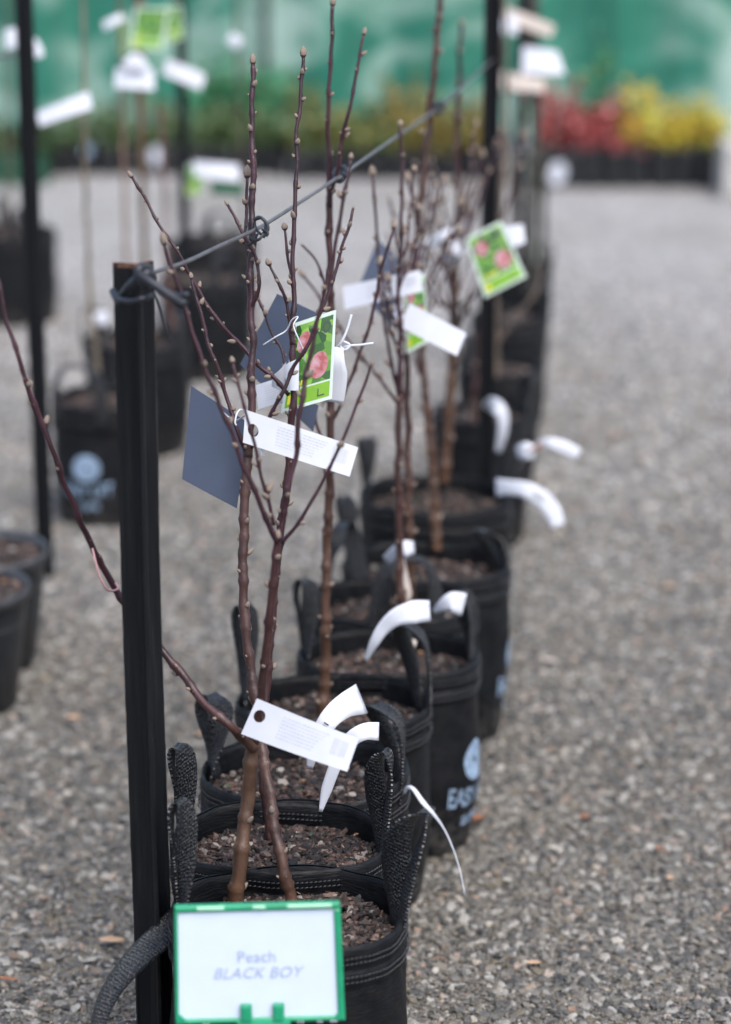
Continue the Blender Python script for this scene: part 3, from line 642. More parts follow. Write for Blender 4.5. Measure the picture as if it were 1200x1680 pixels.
PG = 'black steel pickets along the rows'
stake('thick black steel picket nearest the camera, its rusty top holding the cable', 256, 1680, 3.265, .0282, PG, 15, 433)
stake('black steel picket behind the right hand row where the cable is tied', 797, 958, 5.54, .022, PG, 30)
stake('black steel picket among the crowded bags at the far end of the right row', 848, 640, 7.9, .021, PG, 30)
stake('leftmost black steel picket, beside the two round plastic pots', 78, 945, 5.59, .023, PG, 25)
stake('black steel picket behind the left hand bags with white tags around it', 309, 556, 8.05, .022, PG, 30)

cb = thing('support_cable', 'grey plastic cable stretched from the nearest picket up to the next one', 'cable', P(250, 447, 3.0))
g = MB(); g.tube([p - cb.location for p in catmull([P(236, 452, 2.99), P(300, 432, 3.06), P(360, 404, 3.16), P(428, 372, 3.28), P(500, 327, 3.49), P(562, 286, 3.70), P(640, 232, 4.05), P(720, 176, 4.50), P(800, 106, 5.12), P(812, 98, 5.2)], 8)], .0027, 10)
g.build('cable_sheath', M['cable'], cb)
cb2 = thing('support_cable', 'short blurred length of cable leaving the left edge of the picture behind the leftmost picket', 'cable', P(0, 96, 5.2))
g = MB(); g.tube([p - cb2.location for p in catmull([P(-120, 108, 4.6), P(-40, 100, 5.0), P(42, 86, 5.33)], 6)], .004, 8); g.build('cable_sheath', M['cable'], cb2)

def tie(label, loops, name='plant_tie', r=.0022, group='black ties on the support cable'):
    b = P(*loops[0][0]); o = thing(name, label, 'tie', b, group)
    for i, l in enumerate(loops):
        rr = r if not isinstance(l[-1], float) else l[-1]; pts = l[:-1] if isinstance(l[-1], float) else l
        g = MB(); g.tube([p - b for p in catmull([P(*q) for q in pts], 8)], rr, 8); g.build('tie_loop' if i == 0 else 'tie_strand', M['tie'], o)
    return o
tie('black rubber tie knotted round the top of the nearest steel picket', [
    [(196, 490, 2.935), (212, 470, 2.91), (228, 455, 2.90), (244, 448, 2.90), (252, 458, 2.92), (240, 470, 2.90), (226, 452, 2.895), (232, 438, 2.90), (246, 440, 2.95), .0052],
    [(228, 450, 2.892), (246, 462, 2.885), (268, 477, 2.88), (288, 490, 2.875), (304, 499, 2.87), .0058],
    [(190, 486, 2.94), (200, 492, 2.915), (218, 494, 2.90), (236, 489, 2.895), (252, 484, 2.92), .0034],
    [(186, 478, 2.95), (192, 490, 2.93), (200, 496, 2.92), .0050], [(286, 484, 2.878), (300, 486, 2.872), (308, 482, 2.868), .0040],
    [(252, 478, 2.90), (262, 500, 2.90), (272, 530, 2.90), (280, 560, 2.91), .0020]], 'rubber_tie')
tie('black twist tie holding the foremost peach stem to the cable', [
    [(408, 366, 3.29), (410, 386, 3.26), (422, 394, 3.235), (432, 384, 3.235), (436, 366, 3.25), (426, 356, 3.26), (418, 362, 3.28), (422, 378, 3.255), (434, 388, 3.24), .0020],
    [(418, 360, 3.245), (430, 358, 3.235), (440, 374, 3.235), (432, 390, 3.235), .0024], [(430, 376, 3.235), (440, 382, 3.23), (437, 388, 3.23), .0016], [(424, 382, 3.24), (415, 398, 3.245), (405, 402, 3.25), .0016]])
tie('black tie bunched on the cable at the tall twin stem in the middle', [[(552, 278, 3.72), (548, 292, 3.69), (558, 298, 3.67), (568, 288, 3.67), (566, 274, 3.69), (556, 276, 3.71), .0034], [(560, 284, 3.67), (572, 290, 3.66), .003]])
tie('black clip far along the cable beside the tallest reddish stem', [[(716, 168, 4.52), (714, 180, 4.48), (722, 186, 4.46), (728, 176, 4.47), (724, 166, 4.5), .0042], [(712, 172, 4.47), (730, 176, 4.46), .004]])

# ---------------------------------------------------------------- right hand row of grow bags (handle: azimuth, spread, rise, yaw, lean)
RG = 'grow bags standing in the right hand row'
bagA = grow_bag('black grow bag nearest the camera, behind the white sign, upright handle with a white thread', 474, 1492, .304, .265, handles=[(3, .020, .138, 62, .040, .021), (177, .014, .150, 72, -.004, .020)], seed=1, chipn=2600, prints=(62,))
grow_bag('second black grow bag from the camera, dark bark chips on top', 462, 1372, .297, .245, handles=[(2, .016, .125, 60, .004, .018), (172, .015, .130, 70, .004, .019)], seed=2, chipn=2600, prints=(2,))
grow_bag('third black grow bag from the camera, under the lower white peach tag', 500, 1262, .306, .25, handles=[(-4, .030, .105, 48, -.035, .022), (165, .034, .105, 48, -.002, .022)], seed=3, chipn=2300, prints=(-2,))
grow_bag('fourth black grow bag from the camera, a straight brown stem at its middle', 547, 1150, .304, .245, handles=[(8, .034, .125, 35, -.03, .020), (170, .018, .155, 55, .0, .020)], seed=4, chipn=2000)
grow_bag('fifth black grow bag, standing proud on the right with EASY LIFT print', 638, 1072, .304, .225, handles=[(-12, .016, .120, 45, -.02, .018), (176, .020, .130, 55, .0, .019)], seed=5, chipn=2000, prints=(-27,))
grow_bag('sixth black grow bag from the camera, an arched handle standing on its front edge', 640, 985, .304, .245, handles=[(-78, .050, .115, 5, .0, .019), (125, .048, .115, 40, .0, .019)], seed=6, chipn=1500)
grow_bag('seventh black grow bag from the camera, white letters EA showing on its right side', 700, 922, .308, .25, handles=[(172, .020, .125, 30, .01, .019), (10, .02, .06, 70, -.05, .018)], seed=7, chipn=1500, prints=(-8,))
grow_bag('eighth black grow bag, right handle stretched up to a white label', 715, 810, .308, .27, handles=[(168, .022, .115, 40, -.0, .019), (8, .022, .100, 40, .045, .016)], seed=8, chipn=1300)
FG = 'narrow black grow bags beyond the second picket'
for i, (px, py, w, hd, lb) in enumerate((
    (790, 674, .222, [(0, .02, .09, 30, .02)], 'narrow black grow bag just behind the row, with a looped white label on its handle'),
    (818, 600, .20, [(180, .02, .08, 60, 0)], 'narrow black grow bag right behind the second picket, second in its line'),
    (836, 515, .21, [(5, .02, .07, 60, 0)], 'narrow black grow bag third in its line, under the tilted photo card'),
    (850, 440, .20, [(5, .02, .08, 60, 0)], 'farthest narrow black grow bag of the right hand row'))):
    grow_bag(lb, px, py, w, .21, .32, hd, 20 + i, 500, None, .03, FG)
# left hand group
LG = 'grow bags of the left hand row'
grow_bag('black grow bag with a pale flower emblem facing the camera, left of the nearest picket', 168, 652, .242, .24, .305, [(-112, .062, .105, 0, .0, .016), (60, .05, .10, 10, 0, .016)], 31, 900, (-104, .92), .03, LG)
grow_bag('black grow bag directly behind the one with the flower emblem', 224, 556, .275, .28, .31, [(-150, .040, .10, 30, 0, .018), (-20, .04, .09, 20, 0, .018)], 32, 500, None, .03, LG)
grow_bag('black grow bag in the middle distance just right of the nearest picket', 338, 452, .28, .28, .31, [(-60, .04, .09, 20, 0, .018), (150, .03, .1, 30, 0, .018)], 33, 500, None, .03, LG)
grow_bag('far black grow bag seen between the left picket and the foremost stems', 352, 392, .26, .26, .31, [(-80, .04, .11, 10, 0, .018)], 34, 400, None, .03, LG)
grow_bag('far black grow bag cut by the left edge, behind the leftmost picket', 15, 378, .31, .28, .31, [(-60, .04, .10, 10, 0, .018), (120, .04, .1, 10, 0, .018)], 35, 400, None, .03, LG)
# the nearest bag's left strap, slumped outwards to the gravel side
fine = catmull([P(*p_) for p_ in ((306, 1500, 3.20), (284, 1520, 3.19), (252, 1547, 3.18), (216, 1582, 3.16), (184, 1624, 3.15), (164, 1670, 3.14), (158, 1730, 3.13), (186, 1790, 3.14), (226, 1800, 3.18), (268, 1740, 3.22), (290, 1640, 3.24))], 6)
wv = []
for i in range(len(fine)):
    t = (fine[min(i + 1, len(fine) - 1)] - fine[max(i - 1, 0)]).normalized(); v_ = (fine[i] - Vector((0, 0, CAMH))).normalized(); a = t.cross(v_).normalized(); wv.append((Matrix.Rotation(.55 + .02 * i, 3, t) @ a) * .0235)
g = MB(); inv_ = bagA.location; g.ribbon([p - inv_ for p in fine], wv, .0021, 0, 6, .004); g.build('handle', M['strap'], bagA)

# ---------------------------------------------------------------- round plastic pots, lower left
def round_pot(label, px, py, h, r0, r1, group, n=56):
    c = G(px, py, h); root = thing('plastic_pot', label, 'plant pot', (c.x, c.y, 0), group)
    def lathe(prof, name, mat):
        g = MB(); vs_ = [(r * math.cos(6.28318 * j / n), r * math.sin(6.28318 * j / n), z) for r, z in prof for j in range(n)]
        g.add(vs_, [(i * n + j, i * n + (j + 1) % n, (i + 1) * n + (j + 1) % n, (i + 1) * n + j) for i in range(len(prof) - 1) for j in range(n)]); return g.build(name, mat, root)
    lathe([(r0 * .96, .0), (r0, .004), (r0 + (r1 - r0) * .5, h * .5), (r1 * .965, h - .028), (r1 * .965, h - .024)], 'pot_wall', M['pot'])
    lathe([(r1 * .966, h - .024), (r1 * 1.0, h - .022), (r1 * 1.015, h - .006), (r1 * 1.0, h), (r1 * .975, h - .001), (r1 * .96, h - .02), (r1 * .93, h - .07)], 'pot_rim', M['potrim'])
    g = MB(); g.add([(0, 0, h - .03)] + [(r1 * .96 * math.cos(6.28318 * j / n), r1 * .96 * math.sin(6.28318 * j / n), h - .03) for j in range(n)], [(0, 1 + j, 1 + (j + 1) % n) for j in range(n)]); g.build('potting_mix', M['soil'], root)
    chips(1300, r1 * 1.88, r1 * 1.88, h - .03, int(px) + 400, 1.3).build('bark_mulch', M['chip'], root, kind='stuff')
round_pot('round black plastic pot with grey rim, farther of the two at the left edge', -36, 900, .25, .108, .142, 'round plastic pots at the left edge')
round_pot('round black plastic pot nearer the camera of the two at the left edge', -72, 960, .25, .108, .142, 'round plastic pots at the left edge')

# ---------------------------------------------------------------- saplings
sapling('blurred peach sapling in the nearest bag, its long left branch crossing behind the front picket', (385, 1490, 3.25), [
    [(384, 1497, 3.25, 29), (392, 1430, 3.225, 28), (403, 1340, 3.225, 27), (412, 1260, 3.215, 26), (415, 1215, 3.20, 25)],
    [(417, 1228, 3.20, 23), (398, 1208, 3.18, 19), (370, 1186, 3.15, 17), (325, 1140, 3.17, 15), (268, 1068, 3.19, 14), (200, 980, 3.18, 13), (150, 895, 3.14, 12), (95, 762, 3.08, 11), (52, 650, 3.05, 10), (18, 545, 3.03, 9), (-14, 420, 3.02, 8)],
    [(417, 1222, 3.20, 18), (426, 1165, 3.17, 17), (436, 1080, 3.13, 17), (446, 985, 3.09, 16), (456, 885, 3.06, 15)],
    [(456, 890, 3.06, 12), (430, 835, 3.04, 10), (400, 760, 3.02, 9), (362, 668, 3.0, 9), (332, 590, 2.99, 8), (303, 500, 2.98, 8), (272, 402, 2.97, 7)],
    [(456, 888, 3.06, 13), (470, 820, 3.05, 11), (484, 745, 3.04, 10), (496, 660, 3.03, 10), (505, 600, 3.03, 9), (522, 520, 3.02, 9), (545, 430, 3.01, 8), (562, 340, 3.0, 8), (575, 262, 3.0, 7)],
    [(462, 892, 3.07, 9), (490, 858, 3.06, 8), (530, 790, 3.05, 7), (562, 722, 3.04, 7), (588, 660, 3.04, 6), (609, 600, 3.03, 6)],
    [(450, 862, 3.07, 8), (436, 805, 3.06, 7), (418, 730, 3.05, 7), (400, 665, 3.04, 6), (383, 596, 3.04, 6)]], budgap=62, budsize=1.15)
sapling('sharp peach sapling in the nearest bag, tied to the cable and carrying the slate card', (478, 1490, 3.245), [
    [(480, 1498, 3.245, 22), (466, 1425, 3.23, 21), (450, 1350, 3.24, 20), (436, 1265, 3.26, 19), (424, 1180, 3.28, 18), (410, 1090, 3.28, 17), (402, 1000, 3.28, 17), (399, 900, 3.28, 17), (402, 820, 3.28, 17), (407, 742, 3.28, 18)],
    [(407, 750, 3.28, 18), (411, 690, 3.28, 16), (414, 600, 3.28, 13), (412, 520, 3.28, 13), (413, 440, 3.28, 12), (414, 380, 3.28, 12), (415, 290, 3.28, 11), (414, 200, 3.28, 10), (415, 106, 3.28, 9)],
    [(405, 742, 3.28, 11), (388, 700, 3.27, 8), (368, 640, 3.27, 8), (350, 585, 3.26, 7.5), (334, 530, 3.26, 7), (322, 490, 3.26, 7), (316, 458, 3.26, 6)],
    [(409, 738, 3.28, 11), (424, 712, 3.27, 8), (444, 682, 3.26, 8), (466, 640, 3.25, 8), (482, 602, 3.25, 8), (508, 560, 3.24, 8), (528, 510, 3.24, 7), (546, 462, 3.24, 7), (562, 405, 3.24, 6), (579, 344, 3.24, 6)],
    [(412, 505, 3.28, 9), (424, 470, 3.27, 7), (422, 428, 3.265, 7), (404, 392, 3.26, 7), (388, 360, 3.26, 6), (375, 338, 3.26, 6)],
    [(411, 470, 3.29, 7), (407, 420, 3.29, 6), (404, 350, 3.30, 6), (406, 292, 3.30, 6)]], budgap=27)
sapling('slender peach sapling in the second bag, its branch slanting up left above the slate card', (446, 1392, 3.45), [
    [(447, 1396, 3.45, 15), (438, 1330, 3.44, 14), (430, 1270, 3.43, 14), (433, 1180, 3.42, 14), (441, 1090, 3.41, 14), (448, 1000, 3.40, 14), (458, 900, 3.39, 14), (470, 800, 3.38, 14), (478, 720, 3.37, 14), (481, 650, 3.36, 13), (481, 560, 3.36, 11)],
    [(481, 566, 3.36, 12), (482, 500, 3.36, 10), (481, 420, 3.36, 9), (484, 340, 3.36, 9), (487, 250, 3.36, 8), (492, 170, 3.36, 8), (497, 94, 3.36, 7)],
    [(474, 648, 3.36, 9), (452, 622, 3.355, 8), (420, 595, 3.35, 8), (388, 556, 3.345, 8), (360, 528, 3.34, 8), (334, 490, 3.34, 7), (312, 452, 3.335, 7), (290, 412, 3.33, 6), (256, 358, 3.33, 6), (218, 292, 3.33, 5.5)],
    [(478, 540, 3.36, 7), (472, 500, 3.355, 6), (460, 470, 3.35, 6), (443, 436, 3.35, 5)],
    [(482, 500, 3.37, 7), (478, 450, 3.38, 6), (472, 410, 3.38, 6), (467, 378, 3.38, 5)],
    [(478, 700, 3.4, 7), (466, 590, 3.42, 6), (448, 550, 3.43, 5), (432, 510, 3.43, 5), (424, 480, 3.44, 5)]], budgap=30)
sapling('straight brown peach sapling with a tall forked top above the middle of the cable', (530, 1178, 3.92), [
    [(529, 1182, 3.92, 22), (533, 1100, 3.90, 20), (535, 1000, 3.87, 18), (537, 900, 3.85, 17), (540, 800, 3.82, 16), (542, 700, 3.79, 15), (544, 600, 3.77, 15), (543, 500, 3.75, 14), (541, 420, 3.73, 13), (541, 330, 3.71, 13)],
    [(541, 336, 3.71, 12), (540, 250, 3.69, 9), (539, 170, 3.67, 9), (543, 90, 3.66, 8), (546, 10, 3.65, 8)],
    [(542, 340, 3.71, 9), (556, 260, 3.68, 8), (568, 200, 3.66, 8), (582, 140, 3.65, 7), (597, 58, 3.65, 6)],
    [(541, 760, 3.81, 8), (528, 720, 3.8, 7), (518, 670, 3.79, 6), (536, 655, 3.78, 5)],
    [(546, 690, 3.79, 7), (580, 610, 3.78, 7), (606, 535, 3.77, 7), (620, 470, 3.76, 7), (632, 420, 3.75, 6), (645, 376, 3.75, 5)],
    [(541, 480, 3.74, 6), (520, 430, 3.73, 5), (498, 404, 3.73, 5)]], budgap=38)
sapling('thin grey brown sapling in the fifth bag, its stem passing behind the upper white label', (660, 1094, 4.15), [
    [(662, 1096, 4.15, 18), (659, 1000, 4.12, 16), (656, 900, 4.1, 14), (654, 800, 4.07, 13), (654, 700, 4.05, 13), (656, 640, 4.04, 12)],
    [(656, 645, 4.04, 12), (657, 560, 4.02, 9), (654, 470, 4.0, 9), (659, 380, 3.98, 8), (660, 290, 3.97, 7), (657, 208, 3.96, 7)],
    [(655, 665, 4.05, 8), (622, 620, 4.04, 6), (580, 570, 4.02, 5), (548, 520, 4.0, 5), (500, 455, 3.98, 5)],
    [(654, 650, 4.05, 8), (640, 580, 4.03, 7), (626, 490, 4.02, 7), (620, 400, 4.01, 6), (612, 290, 4.0, 6)]], budgap=40, budsize=1.1)
sapling('brown stemmed sapling in the sixth bag, close right of the thin grey brown one', (672, 1004, 4.33), [
    [(674, 1008, 4.33, 18), (672, 900, 4.3, 16), (670, 800, 4.27, 15), (669, 700, 4.25, 13), (668, 600, 4.22, 12), (672, 520, 4.2, 11)],
    [(672, 530, 4.2, 10), (676, 450, 4.19, 8), (684, 370, 4.17, 8), (672, 300, 4.16, 6)],
    [(670, 560, 4.21, 7), (692, 480, 4.2, 6), (722, 420, 4.2, 5), (748, 380, 4.2, 5)]], budgap=40, budsize=1.1)
sapling('tallest reddish sapling, its stem rising past the far black clip on the cable', (716, 900, 4.7), [
    [(717, 904, 4.7, 19), (712, 800, 4.68, 17), (704, 700, 4.65, 15), (694, 600, 4.62, 13), (688, 500, 4.6, 12)],
    [(688, 505, 4.6, 12), (684, 400, 4.58, 12), (694, 300, 4.55, 13), (704, 200, 4.53, 13), (714, 100, 4.5, 12), (724, 0, 4.48, 11), (730, -60, 4.47, 10)],
    [(690, 540, 4.6, 7), (708, 470, 4.6, 6), (736, 400, 4.58, 5), (752, 340, 4.57, 5)],
    [(692, 590, 4.62, 7), (680, 500, 4.6, 6), (664, 430, 4.6, 6), (640, 330, 4.58, 5)]], budgap=30, budsize=1.3)
def twigs(x, y0, y1, z, n, sd, spread=60):
    r = random.Random(sd); out = []
    for k in range(n):
        ya = r.uniform(y0, y1); dx = r.uniform(.35, 1) * spread * (1 if (k + sd) % 2 else -1); L_ = r.uniform(80, 190); dz = r.uniform(-.12, .12)
        out.append([(x, ya, z, 6), (x + dx * .45, ya - L_ * .3, z + dz * .5, 5.5), (x + dx * .8, ya - L_ * .65, z + dz, 5), (x + dx, ya - L_, z + dz, 4)])
    return out
sap5 = [o for o in bpy.data.objects if o.name.startswith('fruit_sapling')]
for o_, tw_ in ((sap5[-3], twigs(656, 420, 620, 4.02, 4, 3, 45)), (sap5[-2], twigs(672, 460, 600, 4.2, 5, 4, 60)), (sap5[-1], twigs(689, 380, 620, 4.6, 6, 7, 60))):
    for k_, st_ in enumerate(tw_): stem(o_, 'branch', st_, budgap=32, budsize=1.25, seed=50 + k_)
bush = [[(728, 792, 5.12, 21), (735, 700, 5.09, 19), (742, 600, 5.05, 17), (746, 500, 5.02, 16), (748, 430, 5.0, 14)],
        [(748, 435, 5.0, 11), (752, 330, 4.98, 10), (750, 220, 4.95, 10), (754, 120, 4.92, 9), (757, 40, 4.9, 8)]]
rb = random.Random(5)
for k in range(20):
    y0 = rb.uniform(380, 560); s = -1 if k % 2 else 1; L_ = rb.uniform(60, 150); dx = s * rb.uniform(25, 80)
    if k == 0: y0, dx, L_ = 420, 72, 200
    if k == 2: y0, dx, L_ = 400, 34, 190
    z0 = rb.uniform(4.9, 5.1); bush.append([(747, y0, 5.02, 7), (747 + dx * .4, y0 - L_ * .35, z0, 6), (747 + dx * .75, y0 - L_ * .7, z0, 5), (747 + dx, y0 - L_, z0, 4)])
sapling('bushy many twigged sapling in the eighth bag, beside the tilted photo card', (728, 790, 5.12), bush, budgap=34, budsize=1.3)
GRY = dict(young=(.07, .055, .045), oldc=(.12, .10, .08))
sapling('bare sapling in the first narrow bag, against the second picket', (775, 690, 5.65), [[(775, 694, 5.65, 10), (786, 560, 5.6, 9), (796, 420, 5.5, 9), (803, 300, 5.45, 8), (800, 210, 5.4, 7)], [(795, 430, 5.5, 6), (815, 320, 5.5, 6), (822, 215, 5.5, 5)], [(795, 450, 5.5, 6), (835, 330, 5.5, 6), (858, 228, 5.5, 5)]], budgap=34, budsize=1.4)
sapling('grey barked sapling with a branch slanting right, in the second narrow bag', (812, 612, 6.1), [[(814, 618, 6.1, 13), (812, 480, 6.0, 12), (824, 300, 5.9, 12), (830, 150, 5.8, 11), (828, -20, 5.7, 10)], [(815, 562, 6.1, 9), (848, 520, 6.1, 9), (880, 478, 6.1, 8), (888, 440, 6.1, 7)]], budgap=70, budsize=1.2, **GRY)
sapling('thick dark barked sapling right of the far picket, carrying three pale tags', (870, 470, 7.3), [[(868, 478, 7.3, 20), (874, 330, 7.1, 20), (880, 180, 7.0, 19), (878, 20, 6.8, 18), (880, -60, 6.8, 18)], [(874, 330, 7.1, 8), (905, 250, 7.0, 6), (925, 170, 7.0, 5)]], budgap=90, young=(.035, .045, .035), oldc=(.05, .055, .045))
sapling('dark slender sapling crowding right beside the dark barked one', (888, 470, 7.5), [[(886, 476, 7.5, 13), (892, 300, 7.3, 13), (868, 120, 7.1, 12), (872, -50, 7.0, 12)], [(890, 310, 7.4, 9), (858, 240, 7.3, 8), (850, 140, 7.2, 7)]], budgap=80, young=(.03, .04, .03), oldc=(.04, .045, .04))
sapling('thin stem of the farthest narrow bag, left of the dark barked one', (846, 450, 7.6), [[(846, 452, 7.6, 8), (840, 300, 7.5, 8), (826, 120, 7.3, 8), (832, -40, 7.2, 7)], [(842, 320, 7.5, 5), (890, 300, 7.5, 5), (905, 250, 7.5, 4)]], budgap=90, **GRY)
LS = 'bare saplings of the left hand row'
sapling('beige stemmed sapling bending at the bag with the flower emblem, long white tag above', (163, 660, 5.9), [[(164, 668, 5.9, 12), (160, 600, 5.88, 11), (150, 500, 5.85, 10), (143, 380, 5.8, 9), (138, 220, 5.75, 9), (138, 100, 5.7, 8), (136, -40, 5.65, 7)]], LS, budgap=150, young=(.15, .135, .105), oldc=(.17, .15, .115))
sapling('pale brown sapling second from the left behind the front picket', (210, 560, 6.5), [[(212, 565, 6.5, 9), (207, 430, 6.4, 8), (204, 300, 6.35, 8), (200, 150, 6.3, 8), (196, -20, 6.2, 7)]], LS, budgap=120, young=(.17, .11, .08), oldc=(.20, .13, .10))
sapling('thick brown sapling carrying the yellow green photo cards at the upper left', (246, 560, 6.6), [[(244, 568, 6.6, 11), (238, 430, 6.5, 11), (234, 300, 6.4, 11), (230, 150, 6.3, 17), (228, 20, 6.2, 19), (228, -50, 6.2, 18)]], LS, budgap=120, young=(.10, .06, .035), oldc=(.13, .085, .05))
sapling('pinkish brown sapling just left of the second left picket', (280, 560, 6.8), [[(282, 566, 6.8, 9), (274, 430, 6.7, 8), (270, 300, 6.6, 8), (264, 180, 6.5, 9)]], LS, budgap=110, young=(.20, .12, .11), oldc=(.20, .12, .10))
sapling('faint sapling in front of the fence, carrying a small round tag', (404, 440, 7.4), [[(404, 446, 7.5, 7), (396, 250, 7.3, 6), (388, 60, 7.2, 6), (386, -30, 7.1, 6)]], LS, budgap=110, **GRY)
sapling('thin sapling cut by the left edge of the picture', (16, 380, 8.2), [[(18, 386, 8.2, 9), (14, 200, 8.0, 8), (12, -30, 7.8, 8)]], LS, budgap=110, **GRY)

# ---------------------------------------------------------------- tags and cards
photo_card('slate blue back of a plant card hanging left of the foremost stem', [(314, 633, 3.32), (409, 694, 3.32), (389, 834, 3.33), (299, 786, 3.33)], back=True, strings=[[(366, 676, 3.315), (385, 690, 3.30), (404, 680, 3.27)]])
white_tag('long white tag with a punched hole, sharp, across the foremost stems', [(403, 672, 3.25), (588, 734, 3.22), (574, 782, 3.22), (399, 726, 3.25)], (.085, .46, .19), bend=.004, strings=[[(409, 680, 3.25), (398, 672, 3.25), (390, 676, 3.24), (386, 692, 3.235), (388, 698, 3.235)], [(425, 730, 3.26), (428, 738, 3.25), (430, 748, 3.25)], [(429, 728, 3.26), (432, 737, 3.25), (433, 748, 3.25)]])
white_tag('lower white tag hanging off the cut stub of the blurred sapling', [(422, 1146, 3.14), (589, 1212, 3.10), (570, 1266, 3.10), (396, 1204, 3.15)], (.09, .60, .17), bend=.004)
photo_card('peach photo card with a lime strip hanging at the slender sapling', [(484, 530, 3.40), (552, 508, 3.40), (545, 654, 3.40), (461, 678, 3.40)], strings=[[(432, 566, 3.36), (452, 553, 3.35), (470, 542, 3.35), (479, 525, 3.34), (489, 520, 3.335), (482, 534, 3.33), (490, 556, 3.33), (498, 575, 3.34), (500, 592, 3.35)]])
photo_card('large slate blue card back behind the peach photo card', [(455, 482, 3.52), (552, 528, 3.54), (514, 708, 3.56), (394, 598, 3.54)], back=True)
white_tag('crumpled white tag with a barcode left of the peach photo card', [(420, 632, 3.43), (466, 618, 3.42), (474, 656, 3.42), (424, 672, 3.43)], None, True, strings=[])
white_tag('small blank white tag over the left edge of the peach photo card', [(466, 600, 3.35), (491, 588, 3.34), (490, 641, 3.34), (471, 640, 3.35)], None, False)
white_tag('white tag flap between the barcode tag and the blank one', [(447, 617, 3.38), (470, 594, 3.37), (466, 640, 3.38), (446, 634, 3.39)], None, False)
curl_tag('small white tag tucked behind the right edge of the peach photo card', [(548, 660, 3.46), (552, 628, 3.45), (552, 596, 3.44), (556, 570, 3.44)], [16, 18, 8], mat='white', group='folded white tags')
white_tag('white tag corner pointing down below the peach photo card', [(505, 600, 3.48), (558, 612, 3.47), (530, 670, 3.47), (500, 650, 3.48)], None, False, 'cream')
st = thing('white_string', 'knotted white string sticking out right of the peach photo card', 'string', P(560, 565, 3.46))
for pts in ([(548, 575, 3.46), (560, 562, 3.45), (570, 540, 3.45), (577, 516, 3.45)], [(552, 578, 3.46), (570, 568, 3.46), (590, 566, 3.46), (613, 563, 3.46)], [(556, 566, 3.455), (566, 574, 3.45), (574, 566, 3.45), (564, 560, 3.45)]):
    g = MB(); g.tube([p - st.location for p in catmull([P(*q) for q in pts], 8)], .0018, 6); g.build('string_end', M['white'], st)
photo_card('blurred slate card back hanging in the middle of the row', [(620, 392, 4.2), (668, 440, 4.2), (648, 540, 4.2), (586, 478, 4.2)], back=True)
white_tag('blurred white tag lying across the middle slate card', [(563, 470, 4.12), (690, 443, 4.1), (694, 478, 4.1), (566, 508, 4.12)], None, True)
photo_card('narrow blurred photo card hanging under the middle slate card', [(664, 462, 4.18), (696, 448, 4.18), (704, 560, 4.18), (668, 580, 4.18)])
white_tag('plain white tag slanting down right over the narrow photo card', [(672, 497, 4.05), (766, 547, 4.02), (750, 584, 4.02), (660, 538, 4.05)], None, False)
curl_tag('small white blob of folded tag left of the plain slanting tag', [(650, 500, 4.15), (655, 515, 4.12), (652, 530, 4.12)], [7, 9, 7], group='folded white tags')
photo_card('large tilted peach photo card in front of the second picket', [(764, 392, 4.85), (822, 362, 4.85), (864, 454, 4.85), (796, 489, 4.85)])
white_tag('small white square tag right of the tilted photo card', [(826, 372, 5.0), (858, 368, 5.0), (862, 398, 5.0), (836, 408, 5.0)], None, False)
for lb, p_ in (('white folded tag among the bushy twigs, upper one', [(704, 402, 4.95), (730, 386, 4.93), (748, 378, 4.95)]), ('white folded tag among the bushy twigs, lower one', [(732, 428, 4.92), (745, 410, 4.9), (764, 402, 4.92)]), ('pale twisted tag left of the bushy twigs', [(688, 412, 4.95), (706, 398, 4.95), (722, 394, 4.95)])):
    curl_tag(lb, p_, [8, 13, 8] if 'lower' in lb else [6, 8, 6], group='folded white tags')
# curled labels on the handles
HL = 'curled white labels on bag handles'
curl_tag('curled white label on the third bag handle, its tail pointing down left', [(594, 1146, 3.50), (566, 1158, 3.45), (544, 1176, 3.42), (528, 1200, 3.42), (516, 1225, 3.44), (508, 1262, 3.46)], [26, 20, 17, 15, 12, 5], ink=True, group=HL)
curl_tag('short white label end sticking out right above the second bag handle', [(622, 1200, 3.30), (600, 1200, 3.29), (580, 1210, 3.29), (562, 1230, 3.30), (548, 1262, 3.31), (536, 1296, 3.32), (526, 1332, 3.33)], [15, 14, 13, 11, 10, 9, 3], group=HL)
curl_tag('long curved white label on the fourth bag handle sweeping down left', [(706, 1002, 3.80), (680, 1004, 3.78), (652, 1012, 3.78), (630, 1030, 3.79), (614, 1055, 3.80), (600, 1084, 3.82)], [17, 19, 15, 11, 8, 3], group=HL)
curl_tag('flared white label end on the fifth bag handle', [(712, 1004, 4.02), (726, 994, 4.0), (742, 988, 3.99), (762, 992, 4.0)], [3, 10, 17, 19], group=HL)
curl_tag('white label knot over the arched handle of the sixth bag', [(634, 920, 4.15), (648, 908, 4.12), (664, 900, 4.1), (680, 898, 4.12)], [9, 11, 14, 10], group=HL)
curl_tag('cream label tail hanging below the arched handle of the sixth bag', [(657, 912, 4.16), (661, 945, 4.16), (664, 975, 4.16), (662, 1000, 4.17)], [5, 9, 12, 7], mat='cream', group=HL)
curl_tag('small cream label leaf on the soil of the fifth bag', [(650, 1080, 4.05), (668, 1070, 4.03), (680, 1050, 4.03)], [3, 9, 5], mat='cream', group=HL)
curl_tag('looped white label over the first narrow bag handle', [(800, 672, 5.2), (808, 664, 5.15), (820, 672, 5.13), (826, 690, 5.13), (824, 714, 5.14), (817, 742, 5.16)], [11, 13, 11, 9, 8, 5], group=HL)
curl_tag('broad white label arching right and down from the seventh bag', [(814, 800, 4.85), (838, 800, 4.82), (864, 804, 4.8), (890, 820, 4.8), (908, 842, 4.8), (916, 864, 4.8)], [15, 12, 13, 15, 14, 11], ink=True, group=HL)
